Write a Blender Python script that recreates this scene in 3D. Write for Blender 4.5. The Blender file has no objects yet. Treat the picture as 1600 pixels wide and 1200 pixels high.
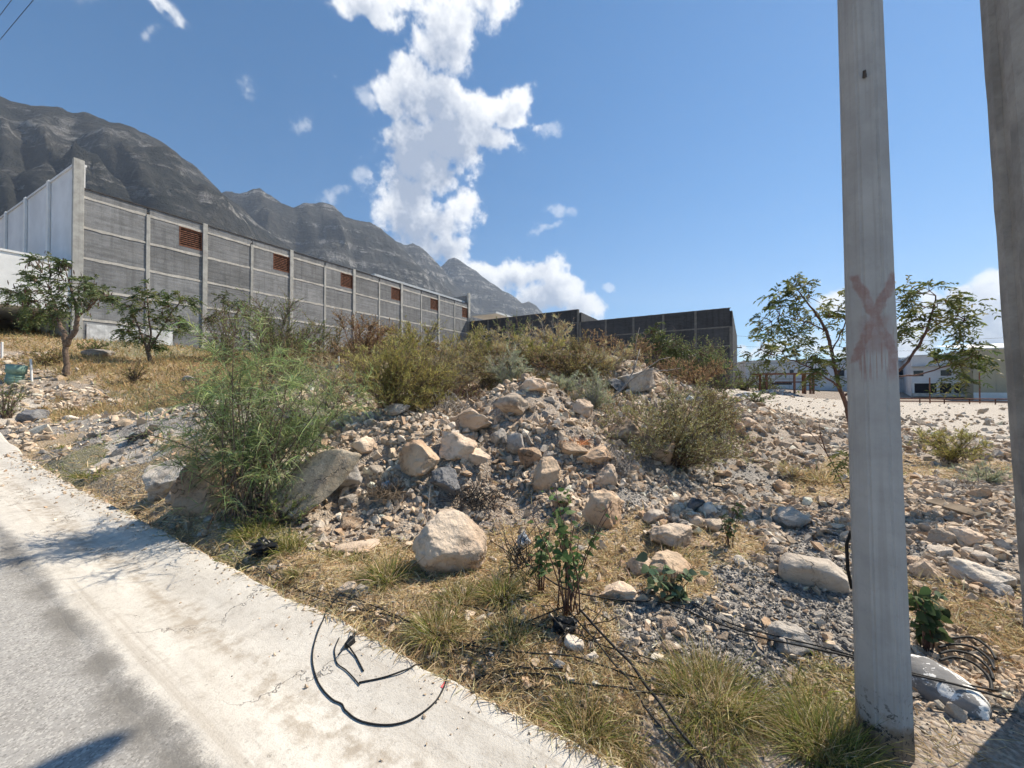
import bpy, bmesh, math, random
import numpy as np
from mathutils import Vector, Matrix

random.seed(7)
RNG = np.random.default_rng(7)
scene = bpy.context.scene
COL = scene.collection
R = math.radians

# ------------------------------------------------------------------ camera
CAM_H = 1.6
PITCH = 0.67
cam_d = bpy.data.cameras.new("camera")
cam = bpy.data.objects.new("camera", cam_d)
COL.objects.link(cam)
cam.location = (0, 0, CAM_H)
cam.rotation_euler = (R(90 + PITCH), 0, 0)
cam_d.sensor_width = 36
cam_d.lens = 13.5
cam_d.clip_start = 0.05
cam_d.clip_end = 40000
scene.camera = cam

# ------------------------------------------------------------------ light
SUN_H = Vector((0.88, 0.47, 0)).normalized()
SUN_EL = 52.0
sun_d = bpy.data.lights.new("sun", 'SUN')
sun = bpy.data.objects.new("sun", sun_d)
COL.objects.link(sun)
sun_d.energy = 5.0
sun_d.angle = R(0.53)
sun_d.color = (1.0, 0.905, 0.76)
to_sun = Vector((SUN_H.x * math.cos(R(SUN_EL)), SUN_H.y * math.cos(R(SUN_EL)), math.sin(R(SUN_EL))))
sun.rotation_euler = to_sun.to_track_quat('Z', 'Y').to_euler()
sun.location = to_sun * 50

scene.view_settings.view_transform = 'Standard'
scene.view_settings.look = 'None'
scene.view_settings.exposure = 0.66
scene.view_settings.gamma = 1.0
scene.cycles.use_denoising = True
scene.cycles.max_bounces = 4
scene.cycles.diffuse_bounces = 2
scene.cycles.glossy_bounces = 2
scene.cycles.transmission_bounces = 3
scene.cycles.transparent_max_bounces = 6
scene.cycles.volume_bounces = 0
scene.cycles.use_adaptive_sampling = True
scene.cycles.adaptive_threshold = 0.03
scene.cycles.caustics_reflective = False
scene.cycles.caustics_refractive = False

# vectorised value noise
def _hash(ix, iy, iz, seed):
    h = (ix.astype(np.int64)*374761393 + iy.astype(np.int64)*668265263 + iz.astype(np.int64)*2147483647 + seed*1274126177) & 0xFFFFFFFF
    h = ((h ^ (h >> 13)) * 1274126177) & 0xFFFFFFFF
    h = ((h ^ (h >> 16)) * 2246822519) & 0xFFFFFFFF
    h = h ^ (h >> 15)
    return (h & 0xFFFFFF) / float(0xFFFFFF)
def vnoise(p, seed=0):
    p = np.asarray(p, float); i = np.floor(p).astype(np.int64); f = p - i; f = f*f*f*(f*(f*6-15)+10)
    r = 0
    for dx in (0, 1):
        for dy in (0, 1):
            for dz in (0, 1):
                w = (f[:,0] if dx else 1-f[:,0])*(f[:,1] if dy else 1-f[:,1])*(f[:,2] if dz else 1-f[:,2])
                r = r + w*_hash(i[:,0]+dx, i[:,1]+dy, i[:,2]+dz, seed)
    return r*2-1
def fbm(p, octv=4, seed=0, lac=2.03, gain=0.5):
    a = 1.0; s = 0; t = 0; p = np.asarray(p, float)
    for k in range(octv):
        s = s + a*vnoise(p, seed+k*17); t += a; p = p*lac + 3.1; a *= gain
    return s/t
def fbm2(x, y, octv=4, seed=0):
    return fbm(np.stack([x, y, np.full_like(x, 0.37)], 1), octv, seed)

def sstep(x, a, b):
    t = np.clip((x-a)/(b-a), 0, 1); return t*t*(3-2*t)

# ------------------------------------------------------------------ node helpers
class NT:
    """small wrapper round a node tree"""
    def __init__(self, tree):
        self.t = tree
    def n(self, typ, **kw):
        nd = self.t.nodes.new(typ)
        for k, v in kw.items():
            setattr(nd, k, v)
        return nd
    def link(self, a, b):
        self.t.links.new(a, b)
    def put(self, sock, v):
        if hasattr(v, 'is_output') or isinstance(v, bpy.types.NodeSocket):
            self.link(v, sock)
        else:
            sock.default_value = v
    def math(self, op, a, b=None, c=None, clamp=False):
        nd = self.n('ShaderNodeMath', operation=op, use_clamp=clamp)
        self.put(nd.inputs[0], a)
        if b is not None: self.put(nd.inputs[1], b)
        if c is not None: self.put(nd.inputs[2], c)
        return nd.outputs[0]
    def vmath(self, op, a, b=None, out=0):
        nd = self.n('ShaderNodeVectorMath', operation=op)
        self.put(nd.inputs[0], a)
        if b is not None: self.put(nd.inputs[1], b)
        return nd.outputs[out]
    def scale(self, a, s):
        nd = self.n('ShaderNodeVectorMath', operation='SCALE')
        self.put(nd.inputs[0], a); self.put(nd.inputs[3], s)
        return nd.outputs[0]
    def noise(self, vec, scale, detail=4, rough=0.55, dist=0.0, out=0):
        nd = self.n('ShaderNodeTexNoise')
        if vec is not None: self.link(vec, nd.inputs['Vector'])
        nd.inputs['Scale'].default_value = scale
        nd.inputs['Detail'].default_value = detail
        nd.inputs['Roughness'].default_value = rough
        nd.inputs['Distortion'].default_value = dist
        return nd.outputs[out]
    def voro(self, vec, scale, feature='F1', out=0, rand=1.0):
        nd = self.n('ShaderNodeTexVoronoi', feature=feature)
        if vec is not None: self.link(vec, nd.inputs['Vector'])
        nd.inputs['Scale'].default_value = scale
        nd.inputs['Randomness'].default_value = rand
        return nd.outputs[out]
    def ramp(self, f, lo, hi, a=0.0, b=1.0):
        nd = self.n('ShaderNodeMapRange', interpolation_type='SMOOTHSTEP')
        self.put(nd.inputs[0], f)
        self.put(nd.inputs[1], lo); self.put(nd.inputs[2], hi)
        self.put(nd.inputs[3], a); self.put(nd.inputs[4], b)
        return nd.outputs[0]
    def mix(self, f, a, b, mode='MIX'):
        nd = self.n('ShaderNodeMix', data_type='RGBA', blend_type=mode)
        self.put(nd.inputs[0], f)
        for s, v in ((nd.inputs[6], a), (nd.inputs[7], b)):
            if isinstance(v, tuple) and len(v) == 3: v = (*v, 1)
            self.put(s, v)
        return nd.outputs[2]
    def mapping(self, vec, loc=(0,0,0), rot=(0,0,0), scale=(1,1,1), typ='POINT'):
        nd = self.n('ShaderNodeMapping', vector_type=typ)
        self.link(vec, nd.inputs[0])
        nd.inputs[1].default_value = loc
        nd.inputs[2].default_value = rot
        nd.inputs[3].default_value = scale
        return nd.outputs[0]
    def sep(self, v):
        nd = self.n('ShaderNodeSeparateXYZ'); self.put(nd.inputs[0], v); return nd.outputs
    def comb(self, x, y, z):
        nd = self.n('ShaderNodeCombineXYZ')
        for i, v in enumerate((x, y, z)): self.put(nd.inputs[i], v)
        return nd.outputs[0]
    def bump(self, h, strength=0.3, dist=0.02, normal=None):
        nd = self.n('ShaderNodeBump')
        nd.inputs['Strength'].default_value = strength
        nd.inputs['Distance'].default_value = dist
        self.link(h, nd.inputs['Height'])
        if normal is not None: self.link(normal, nd.inputs['Normal'])
        return nd.outputs[0]

# ------------------------------------------------------------------ sky with clouds
world = bpy.data.worlds.new("World")
scene.world = world
world.use_nodes = True
world.node_tree.nodes.clear()
W_ = NT(world.node_tree)
sky = W_.n('ShaderNodeTexSky', sky_type='NISHITA')
sky.sun_disc = False
sky.sun_elevation = R(SUN_EL)
sky.sun_rotation = math.atan2(SUN_H.x, SUN_H.y)
sky.altitude = 1200
sky.air_density = 1.0
sky.dust_density = 0.2
sky.ozone_density = 5.0
SKY_STRENGTH = 0.084

def sky_dir(u, v):
    """azimuth, elevation (radians) of a bearing measured in the photograph"""
    d = cam.rotation_euler.to_matrix() @ Vector(((u - 800) / 600, (600 - v) / 600, -1))
    return math.atan2(d.x, d.y), math.atan2(d.z, math.hypot(d.x, d.y))

# cumulus banks by bearing: photo u, v, half-width px, half-height px, tilt deg, weight
CLOUDS = [
    (560, 2, 62, 30, -14, 1.0), (600, 0, 40, 26, 0, .9), (700, 15, 62, 40, 0, 1.0), (755, -10, 42, 36, 0, 1.0), (700, 70, 42, 34, 8, .95), (720, 100, 22, 16, 0, .7),
    (640, 128, 36, 40, 0, 1.1), (612, 150, 22, 26, 0, .9), (690, 160, 52, 34, 0, 1.1), (745, 178, 50, 36, 0, 1.1), (805, 172, 34, 32, 0, 1.1), (822, 155, 20, 22, 0, 1.0),
    (700, 215, 62, 40, 0, 1.15), (650, 225, 48, 50, 0, 1.1), (770, 215, 46, 24, -10, 1.0), (640, 285, 40, 46, 0, 1.0), (690, 262, 40, 30, 0, .9),
    (640, 335, 40, 40, 0, .95), (680, 345, 48, 36, 0, 1.0), (735, 315, 22, 36, 15, .8), (715, 285, 22, 18, 0, .6), (690, 385, 42, 28, 0, 1.0), (660, 370, 40, 24, 0, .9),
    (760, 420, 34, 18, -15, .9), (800, 425, 42, 22, 0, 1.05), (840, 425, 40, 24, 0, 1.1), (870, 450, 42, 22, -15, 1.0), (900, 478, 34, 24, -20, 1.0), (850, 470, 50, 24, 0, .9),
    (535, 300, 26, 9, 24, .62), (560, 285, 24, 12, 20, .55), (390, 134, 9, 14, 15, .55), (845, 352, 16, 6, 15, .6), (880, 318, 12, 6, 0, .55), (850, 195, 12, 10, 0, .6),
    (150, 14, 24, 11, 0, .66), (240, 8, 42, 16, -20, .75), (272, 32, 16, 10, -30, .6), (505, 116, 9, 5, 25, .55), (575, 160, 16, 12, 30, .55), (238, 66, 12, 5, 30, .45), (475, 182, 9, 10, 0, .4),
    (1215, 545, 46, 14, 0, .7), (1308, 472, 26, 13, 0, .9), (1450, 462, 34, 22, 0, 1.0), (1500, 448, 40, 22, 0, 1.05), (1545, 440, 34, 24, 0, 1.1), (1500, 480, 80, 44, 0, 1.2), (1450, 478, 44, 30, 0, 1.1),
    (1560, 490, 60, 46, 0, 1.1), (1430, 505, 50, 26, 0, .8), (1400, 530, 90, 26, 0, .7), (1560, 535, 90, 30, 0, .8), (1640, 440, 70, 50, 0, 1.0), (1290, 535, 80, 18, 0, .5),
    (950, 455, 8, 5, 0, .5), (1750, 470, 90, 60, 0, .8), (300, -160, 130, 60, 10, .7), (-120, 90, 60, 30, 0, .5),
]
# more fair-weather cumulus all round the horizon, out of the picture
_cr = np.random.default_rng(5)
EXTRA = [(_cr.uniform(75, 285), _cr.uniform(6, 45), _cr.uniform(3, 7), _cr.uniform(2, 4), _cr.uniform(-20, 20), _cr.uniform(.6, 1.0)) for _ in range(7)]
CW, CH, EL0, EL1 = 4096, 800, -2.0, 60.0
def cloud_map():
    """cloud cover and brightness over azimuth (-180..180) and elevation (EL0..EL1), from layered noise"""
    A, E = np.meshgrid((np.arange(CW)+.5)/CW*360-180, EL0+(np.arange(CH)+.5)/CH*(EL1-EL0))
    ca, sa, ce, se = np.cos(np.radians(A)), np.sin(np.radians(A)), np.cos(np.radians(E)), np.sin(np.radians(E))
    D3 = np.stack([sa*ce, ca*ce, se], -1).astype(np.float64)
    blobs = []
    for (u, v, ru, rv, tilt, w) in CLOUDS:
        a0, e0 = sky_dir(u, v); a1, _ = sky_dir(u+ru, v); _, e1 = sky_dir(u, v-rv)
        blobs.append((math.degrees(a0), math.degrees(e0), max(abs(math.degrees(a1-a0)), .25), max(abs(math.degrees(e1-e0)), .25), tilt, w*.55 if w < .8 and ru < 40 and v < 400 else w))
    blobs += [(((a+180) % 360)-180, e, ra, re, tl, w) for a, e, ra, re, tl, w in EXTRA]
    def field(A, E, least=0.0):
        f = np.full(A.shape, -2.0)
        for a0, e0, ra, re, tl, w in blobs:
            if w < least: continue
            da = (A-a0+180) % 360-180; de = E-e0
            c, s = math.cos(R(tl)), math.sin(R(tl))
            q = np.sqrt(((da*c+de*s)/ra)**2+((-da*s+de*c)/re)**2)
            g = (1.15-q)*1.35*w
            d = np.clip(.5+.5*(g-f)/.2, 0, 1)
            f = f*(1-d)+g*d+.2*d*(1-d)*.5
        return f
    cg = 8
    cr_ = field(A[::cg, ::cg], E[::cg, ::cg]) > -.75
    gr = cr_.copy()
    for sh in (-2, -1, 1, 2):
        gr |= np.roll(cr_, sh, 0) | np.roll(cr_, sh, 1)
    idx = np.nonzero(np.repeat(np.repeat(gr, cg, 0), cg, 1)[:CH, :CW].ravel())[0]
    p = D3.reshape(-1, 3)[idx]
    wx = fbm(p*9, 4, 3); wy = fbm(p*9+7, 4, 5)
    f = field(A.ravel()[idx]+wx*2.6, E.ravel()[idx]+wy*2.2)
    bil = 1-np.abs(fbm(p*15, 5, 21, gain=.55))*2.0             # billows
    fine = fbm(p*22, 5, 33, gain=.68)
    D = np.full(A.size, -2.0); D[idx] = f*1.0 + (bil-.6)*.62 + fine*.95 + .06
    D = D.reshape(A.shape)
    T = np.clip(D, 0, 1.6)
    march = np.zeros_like(T)
    for k in range(1, 9):
        march += np.roll(np.roll(T, -int(k*5), 1), -int(k*4), 0)*.8
    march /= 8
    below = np.zeros_like(T)
    for k in range(1, 9): below += np.roll(T, -int(k*9), 0)
    below /= 8
    soft = sstep(D, -.25, .9); cover = .32*sstep(D, -.05, .5) + .68*soft**1.2
    big = np.full(A.size, -2.0); big[idx] = field(A.ravel()[idx], E.ravel()[idx], .7); big = big.reshape(A.shape)
    cover = cover*(.42+.58*sstep(big, -.7, -.1))                # scraps of cloud stay thin
    hi = np.zeros_like(D).ravel(); hi[idx] = bil*.5+fine*.9; hi = hi.reshape(A.shape)
    shade = np.clip(.92*np.exp(-1.25*march) + .42*np.exp(-1.1*T) - .75*np.clip(below-.25, 0, 1.2) + .75*(hi-.2), 0, 1)
    px = np.zeros((CH, CW, 4), np.float32)
    px[..., 0] = cover; px[..., 1] = shade; px[..., 3] = 1
    img = bpy.data.images.new("cloud_map", CW, CH, alpha=False, float_buffer=True)
    img.colorspace_settings.name = 'Non-Color'
    img.pixels.foreach_set(px.ravel()); img.update(); img.pack()
    return img
tc = W_.n('ShaderNodeTexCoord')
dx_, dy_, dz_ = W_.sep(tc.outputs['Generated'])
uu_ = W_.math('MULTIPLY_ADD', W_.math('ARCTAN2', dx_, dy_), 1/(2*math.pi), .5)
vv_ = W_.math('DIVIDE', W_.math('SUBTRACT', W_.math('ARCSINE', dz_), R(EL0)), R(EL1-EL0))
ti = W_.n('ShaderNodeTexImage', extension='CLIP', interpolation='Linear')
ti.image = cloud_map()
W_.link(W_.comb(uu_, vv_, 0.0), ti.inputs[0])
cs = W_.n('ShaderNodeSeparateColor'); W_.link(ti.outputs[0], cs.inputs[0])
ccol = W_.mix(cs.outputs[1], (3.0, 3.55, 4.6), (9.4, 9.4, 9.3))
hs = W_.n('ShaderNodeHueSaturation'); hs.inputs['Saturation'].default_value = 1.28; hs.inputs['Hue'].default_value = .492; hs.inputs['Value'].default_value = 1.08
W_.link(sky.outputs[0], hs.inputs['Color'])
fin = W_.mix(W_.math('MULTIPLY', cs.outputs[0], 0.96), hs.outputs[0], ccol)
bg = W_.n('ShaderNodeBackground')
W_.link(fin, bg.inputs[0]); bg.inputs[1].default_value = SKY_STRENGTH
wo = W_.n('ShaderNodeOutputWorld'); W_.link(bg.outputs[0], wo.inputs[0])

# ------------------------------------------------------------------ scene helpers
def tag(o, label=None, cat=None, group=None, kind=None):
    if label: o["label"] = label
    if cat: o["category"] = cat
    if group: o["group"] = group
    if kind: o["kind"] = kind
    return o

def empty(name, loc=(0, 0, 0), rz=0.0):
    o = bpy.data.objects.new(name, None)
    o.empty_display_size = 0.1
    COL.objects.link(o)
    o.location = loc; o.rotation_euler = (0, 0, rz)
    return o

def link_mesh(name, me, mat=None, parent=None):
    o = bpy.data.objects.new(name, me)
    COL.objects.link(o)
    if mat is not None and not me.materials: me.materials.append(mat)
    if parent is not None: o.parent = parent
    return o

def tri_mesh(name, verts, tris, cols=None, smooth=False):
    verts = np.asarray(verts, np.float32); tris = np.asarray(tris, np.int32)
    me = bpy.data.meshes.new(name)
    me.vertices.add(len(verts)); me.vertices.foreach_set("co", verts.ravel())
    k = tris.shape[1]
    me.loops.add(tris.size); me.loops.foreach_set("vertex_index", tris.ravel())
    me.polygons.add(len(tris))
    me.polygons.foreach_set("loop_start", np.arange(0, tris.size, k, dtype=np.int32))
    me.polygons.foreach_set("use_smooth", np.full(len(tris), smooth))
    if cols is not None:
        at = me.color_attributes.new("col", 'FLOAT_COLOR', 'POINT')
        c4 = np.ones((len(verts), 4), np.float32); c4[:, :cols.shape[1]] = cols
        at.data.foreach_set("color", c4.ravel())
    me.update(calc_edges=True)
    return me

class MB:
    """collects boxes, prisms and tubes into one mesh"""
    def __init__(self): self.v = []; self.f = []
    def box(self, x0, x1, y0, y1, z0, z1):
        b = len(self.v)
        self.v += [(x0,y0,z0),(x1,y0,z0),(x1,y1,z0),(x0,y1,z0),(x0,y0,z1),(x1,y0,z1),(x1,y1,z1),(x0,y1,z1)]
        self.f += [tuple(b+i for i in q) for q in ((0,3,2,1),(4,5,6,7),(0,1,5,4),(1,2,6,5),(2,3,7,6),(3,0,4,7))]
        return self
    def tube(self, pts, rad, n=6, cap=True):
        pts = [Vector(p) for p in pts]
        if not hasattr(rad, '__len__'): rad = [rad] * len(pts)
        base = len(self.v); ref = Vector((0.31, 0.17, 0.93))
        for i, p in enumerate(pts):
            d = (pts[min(i+1, len(pts)-1)] - pts[max(i-1, 0)])
            d = d.normalized() if d.length > 1e-9 else Vector((0,0,1))
            s = d.cross(ref)
            if s.length < 1e-3: s = d.cross(Vector((1,0,0)))
            s.normalize(); t = d.cross(s)
            for k in range(n):
                a = 2*math.pi*k/n
                self.v.append(tuple(p + (s*math.cos(a) + t*math.sin(a))*rad[i]))
        for i in range(len(pts)-1):
            for k in range(n):
                self.f.append((base+i*n+k, base+i*n+(k+1)%n, base+(i+1)*n+(k+1)%n, base+(i+1)*n+k))
        if cap:
            self.f.append(tuple(base+k for k in range(n))[::-1])
            self.f.append(tuple(base+(len(pts)-1)*n+k for k in range(n)))
        return self
    def mesh(self, name, smooth=False):
        me = bpy.data.meshes.new(name)
        me.from_pydata(self.v, [], self.f)
        if smooth:
            me.polygons.foreach_set("use_smooth", [True]*len(me.polygons))
        me.update()
        return me
    def build(self, name, mat=None, parent=None, smooth=False, bevel=0):
        me = self.mesh(name, smooth)
        if bevel:
            bm = bmesh.new(); bm.from_mesh(me)
            bmesh.ops.bevel(bm, geom=bm.edges[:], offset=bevel, segments=1, affect='EDGES')
            bm.to_mesh(me); bm.free()
        return link_mesh(name, me, mat, parent)

# ------------------------------------------------------------------ survey: rays and terrain
S_ = Vector((-0.8532, 0.5215)); N_ = Vector((0.5215, 0.8532))      # along the street, into the lot
STREET_RZ = math.atan2(-0.5215, 0.8532)
def ab(x, y): return S_.x*x + S_.y*y, N_.x*x + N_.y*y
def from_ab(a, b): return S_.x*a + N_.x*b, S_.y*a + N_.y*b

CM = np.array(cam.rotation_euler.to_matrix())
def ray(u, v):
    d = CM @ np.array([(u-800)/600, (600-v)/600, -1.0]); return d/d[1]
def at(u, v, Y):
    """point on the bearing (u, v) at forward distance Y"""
    d = ray(u, v)*Y; return np.array([d[0], d[1], d[2] + CAM_H])
def atz(u, v, z):
    d = ray(u, v); t = (z - CAM_H)/d[2]; return np.array([d[0]*t, d[1]*t, z])

def road_z(a):
    t = np.maximum(a - 9.0, 0.0)
    return np.where(t < 12, 0.0062*t*t, 0.0062*144 + 0.1488*(t-12))

PTS = []
for q in [(600,880,.03),(700,910,.04),(860,950,.05),(1000,930,.06),(1150,930,.08),(1250,1000,.06),(1380,1165,.02),(1500,1100,.03),
          (1550,1000,.06),(480,840,.06),(560,800,.12),(680,795,.16),(800,800,.12),(930,815,.18),(1050,800,.25),(1120,830,.15),
          (1250,830,.12),(1300,880,.1),(1450,880,.15),(1540,850,.2),(1500,760,.25),(1180,772,.02),(1240,745,.12),(1300,770,.12),
          (500,740,.45),(600,725,.6),(700,692,.85),(760,740,.42),(880,765,.32),(950,705,.7),(1000,745,.4),(1100,745,.2),
          (330,745,.33),(300,800,.08),(230,765,.08),(250,700,.45),(120,740,.04),(100,690,.28),(200,662,.75),(60,652,.62)]:
    PTS.append(atz(*q))
for q in [(560,662,6.4),(640,657,6.6),(760,655,6.6),(832,596,7.3),(790,640,6.5),(870,640,6.7),(900,655,7.0),(1010,692,6.3),(1050,722,5.9),(740,632,8.5),(680,640,8.0),
          (1000,578,10),(960,563,10.5),(1060,612,9.5),(1140,642,9.0),(1165,662,8.5),(1200,648,14),(1200,632,25),(1300,626,45),
          (1300,664,13.5),(1250,700,8.0),(1500,645,24),(1500,700,8.5),(1560,630,45),(1400,645,24),(1700,660,14),(1650,640,26),
          (840,545,12),(760,562,12),(700,600,10.5),(900,560,12),(860,548,18),(600,600,11),(520,577,14),(440,602,11),(380,642,7.5),
          (300,692,6.5),(0,620,15),(100,586,17),(200,562,23),(150,533,28.5),(320,549,34),(0,528,25),(50,560,20),(1100,612,20),(1170,630,20),(1170,626,32),
          (960,560,24),(420,572,22),(560,556,30),(700,552,42)]:
    PTS.append(at(*q))
for a, b, z in [(41,14,5.1),(41,30,5.4),(41,44,5.6),(41,53,5.7),(31,53,4.7),(20,53,3.6),(10,53,2.4),(1.6,53,1.5),(-8,54,.4),(-20,55,.2),
                (-60,60,.3),(-60,20,.3),(-30,10,.2),(-15,5,.1),(55,30,6.5),(60,60,7),(30,80,6),(0,80,1.5),(-50,90,.3),(60,5,7.5),
                (25,25,3.7),(10,30,2.8),(12,42,3.1),(-2,35,.9)]:
    x, y = from_ab(a, b); PTS.append(np.array([x, y, z]))
for a in np.arange(-14, 14, 1.6):
    x, y = from_ab(a, 1.75); PTS.append(np.array([x, y, float(road_z(np.array([a]))[0]) + .02]))
for a in (17, 22, 28, 34, 40):
    x, y = from_ab(a, 1.75); PTS.append(np.array([x, y, float(road_z(np.array([float(a)]))[0]) + .05]))
PTS = np.array(PTS)
_C = 0.6
def _phi(r2): return np.sqrt(r2 + _C*_C)
def _solve():
    P = PTS[:, :2]; n = len(P)
    A = _phi(((P[:,None]-P[None])**2).sum(2)) - np.eye(n)*0.03
    Q = np.hstack([np.ones((n,1)), P])
    M = np.block([[A, Q],[Q.T, np.zeros((3,3))]])
    return np.linalg.solve(M, np.concatenate([PTS[:,2], np.zeros(3)]))
_Wt = _solve()
def lot_z(x, y):
    out = np.empty(len(x))
    for i in range(0, len(x), 60000):
        xs = np.clip(x[i:i+60000], -62, 70); ys = np.clip(y[i:i+60000], 0.5, 92)
        r2 = (xs[:,None]-PTS[None,:,0])**2 + (ys[:,None]-PTS[None,:,1])**2
        out[i:i+60000] = _phi(r2) @ _Wt[:-3] + _Wt[-3] + _Wt[-2]*xs + _Wt[-1]*ys
    return out
def edge_b(a):
    a = np.asarray(a, float)
    return 1.665 + 0.05*fbm(np.stack([a*1.3, a*0, a*0+4.2], 1), 4, 5) + 0.035*np.minimum(0, fbm(np.stack([a*7.0, a*0, a*0+8.1], 1), 3, 6)-.05)
def height(x, y, rough=True):
    x = np.atleast_1d(np.asarray(x, float)); y = np.atleast_1d(np.asarray(y, float))
    a, b = ab(x, y)
    rz = road_z(a)
    lz = lot_z(x, y)
    if rough:
        dist = np.hypot(x, y)
        amp = sstep(b, 1.8, 4.2)*(1-sstep(dist, 14, 60)*.6)
        md = amp*np.exp(-(((x-.3)/3.6)**2+((y-6.3)/2.2)**2))
        lz = lz + amp*(0.08*fbm2(x*0.9, y*0.9, 3, 11) + 0.05*fbm2(x*3.1, y*3.1, 3, 23)) + md*(.26*fbm2(x*1.5+3, y*1.5, 4, 15)+.05)
        lz = lz + 0.012*sstep(b, 1.7, 2.2)*fbm2(x*9, y*9, 2, 31)
    w = sstep(b, 1.62, 1.95)
    return (rz - 0.09)*(1-w) + lz*w
_TS = np.geomspace(1.2, 260, 900)
def hit(u, v):
    """where the bearing (u, v) meets the ground"""
    d = ray(u, v)
    z = CAM_H + d[2]*_TS
    h = height(d[0]*_TS, _TS, False)
    below = np.nonzero(z < h)[0]
    if len(below) == 0:
        t = _TS[-1]
    else:
        i = below[0]
        if i == 0: t = _TS[0]
        else:
            g0 = z[i-1]-h[i-1]; g1 = z[i]-h[i]
            t = _TS[i-1] + (_TS[i]-_TS[i-1])*g0/(g0-g1)
    x, y = d[0]*t, t
    return np.array([x, y, height(x, y)[0]])
def on_ground(x, y): return Vector((x, y, height(x, y)[0]))
# ------------------------------------------------------------------ materials
def new_mat(name):
    m = bpy.data.materials.new(name); m.use_nodes = True
    m.node_tree.nodes.clear()
    t = NT(m.node_tree)
    b = t.n('ShaderNodeBsdfPrincipled'); o = t.n('ShaderNodeOutputMaterial')
    t.link(b.outputs[0], o.inputs[0])
    b.inputs['Roughness'].default_value = 0.85
    b.inputs['Specular IOR Level'].default_value = 0.25
    return m, t, b
def objc(t): return t.n('ShaderNodeTexCoord').outputs['Object']
def worldpos(t): return t.n('ShaderNodeNewGeometry').outputs['Position']

def plain(name, col, rough=0.8, var=0.25, scale=6.0, bump=0.15, metal=0.0):
    m, t, b = new_mat(name)
    p = objc(t)
    n = t.noise(p, scale, 6, 0.6)
    dark = tuple(c*(1-var) for c in col); lite = tuple(min(1, c*(1+var)) for c in col)
    t.link(t.mix(t.ramp(n, .3, .7), dark, lite), b.inputs['Base Color'])
    b.inputs['Roughness'].default_value = rough
    b.inputs['Metallic'].default_value = metal
    if bump: t.link(t.bump(t.noise(p, scale*6, 4), bump, 0.01), b.inputs['Normal'])
    return m

def attr_mat(name, rough=0.75, transl=0.0, var=0.0, bump=False, spec=0.2):
    m, t, b = new_mat(name)
    a = t.n('ShaderNodeAttribute', attribute_name='col')
    c = a.outputs['Color']
    if var:
        n = t.noise(worldpos(t), 22.0, 5, 0.65)
        c = t.mix(t.ramp(n, .3, .72), c, t.mix(var, c, (0.05, 0.045, 0.04)))
    t.link(c, b.inputs['Base Color'])
    b.inputs['Roughness'].default_value = rough
    b.inputs['Specular IOR Level'].default_value = spec
    if bump:
        t.link(t.bump(t.noise(worldpos(t), 45.0, 5, 0.6), .6, 0.02), b.inputs['Normal'])
    if transl:
        tr = t.n('ShaderNodeBsdfTranslucent'); t.link(c, tr.inputs[0])
        mx = t.n('ShaderNodeMixShader'); mx.inputs[0].default_value = transl
        out = [n for n in m.node_tree.nodes if n.type == 'OUTPUT_MATERIAL'][0]
        t.link(b.outputs[0], mx.inputs[1]); t.link(tr.outputs[0], mx.inputs[2]); t.link(mx.outputs[0], out.inputs[0])
    return m

M = {}
M['leaf'] = attr_mat('leaf', .55, .38, spec=.3)
M['grass'] = attr_mat('grass', .7, .42)
M['rubble'] = attr_mat('rubble', .9, 0, .45, True)
M['bark'] = plain('bark', (.16, .115, .085), .9, .4, 14, .5)
M['bark_red'] = plain('bark_red', (.15, .085, .065), .85, .4, 14, .5)
M['dead'] = plain('dead_wood', (.33, .30, .27), .9, .3, 16, .4)
M['dark_twig'] = plain('dark_twig', (.05, .045, .043), .9, .3, 16, .3)
M['cable'] = plain('cable', (.022, .021, .020), .6, .2, 9, .1)
M['black_plastic'] = plain('black_plastic', (.015, .016, .018), .38, .2, 9, .2)
M['white_paint'] = plain('white_paint', (.72, .72, .70), .75, .08, 1.2, .1)
M['white_wall'] = plain('white_wall', (.66, .67, .68), .85, .10, .35, .1)
M['beige_wall'] = plain('beige_wall', (.40, .36, .26), .85, .08, .3, .1)
M['pale_roof'] = plain('pale_roof', (.62, .63, .62), .55, .06, .6, .05)
M['shade_fill'] = plain('shade_fill', (.02, .02, .025), .8, .2, 1, 0)  # near-black colour standing in for shade inside openings
M['glass'] = plain('window_glass', (.04, .05, .06), .15, .2, 1, 0)
M['rust'] = plain('rust', (.17, .08, .05), .85, .45, 5, .4)
M['old_wood'] = plain('old_wood', (.22, .17, .12), .9, .35, 5, .4)
M['dark_steel'] = plain('dark_steel', (.05, .045, .045), .6, .3, 3, .1)
M['green_plastic'] = plain('green_plastic', (.22, .34, .27), .55, .2, 5, .1)
M['red_paint'] = plain('red_paint', (.55, .12, .12), .8, .35, 30, .1)
M['galv'] = plain('galvanised', (.45, .47, .48), .45, .15, 3, .05)

def concrete(name, col, streak=True, var=.25, sc=2.0):
    m, t, b = new_mat(name)
    p = objc(t)
    n = t.noise(p, sc, 7, .62); n2 = t.noise(p, sc*9, 5, .6)
    c = t.mix(t.ramp(n, .28, .72), tuple(x*(1-var) for x in col), tuple(min(1, x*(1+var*.7)) for x in col))
    c = t.mix(t.math('MULTIPLY', t.ramp(n2, .5, .8), .35), c, tuple(x*.5 for x in col))
    if streak:
        s = t.noise(t.mapping(p, scale=(5, 5, .22)), 1.6, 5, .6)
        c = t.mix(t.math('MULTIPLY', t.ramp(s, .5, .75), .4), c, tuple(x*.5 for x in col))
    t.link(c, b.inputs['Base Color'])
    t.link(t.bump(t.noise(p, sc*22, 5, .6), .35, .01), b.inputs['Normal'])
    return m
M['column'] = concrete('column_concrete', (.40, .39, .36))
M['tie'] = concrete('tie_concrete', (.50, .47, .42))
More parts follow.
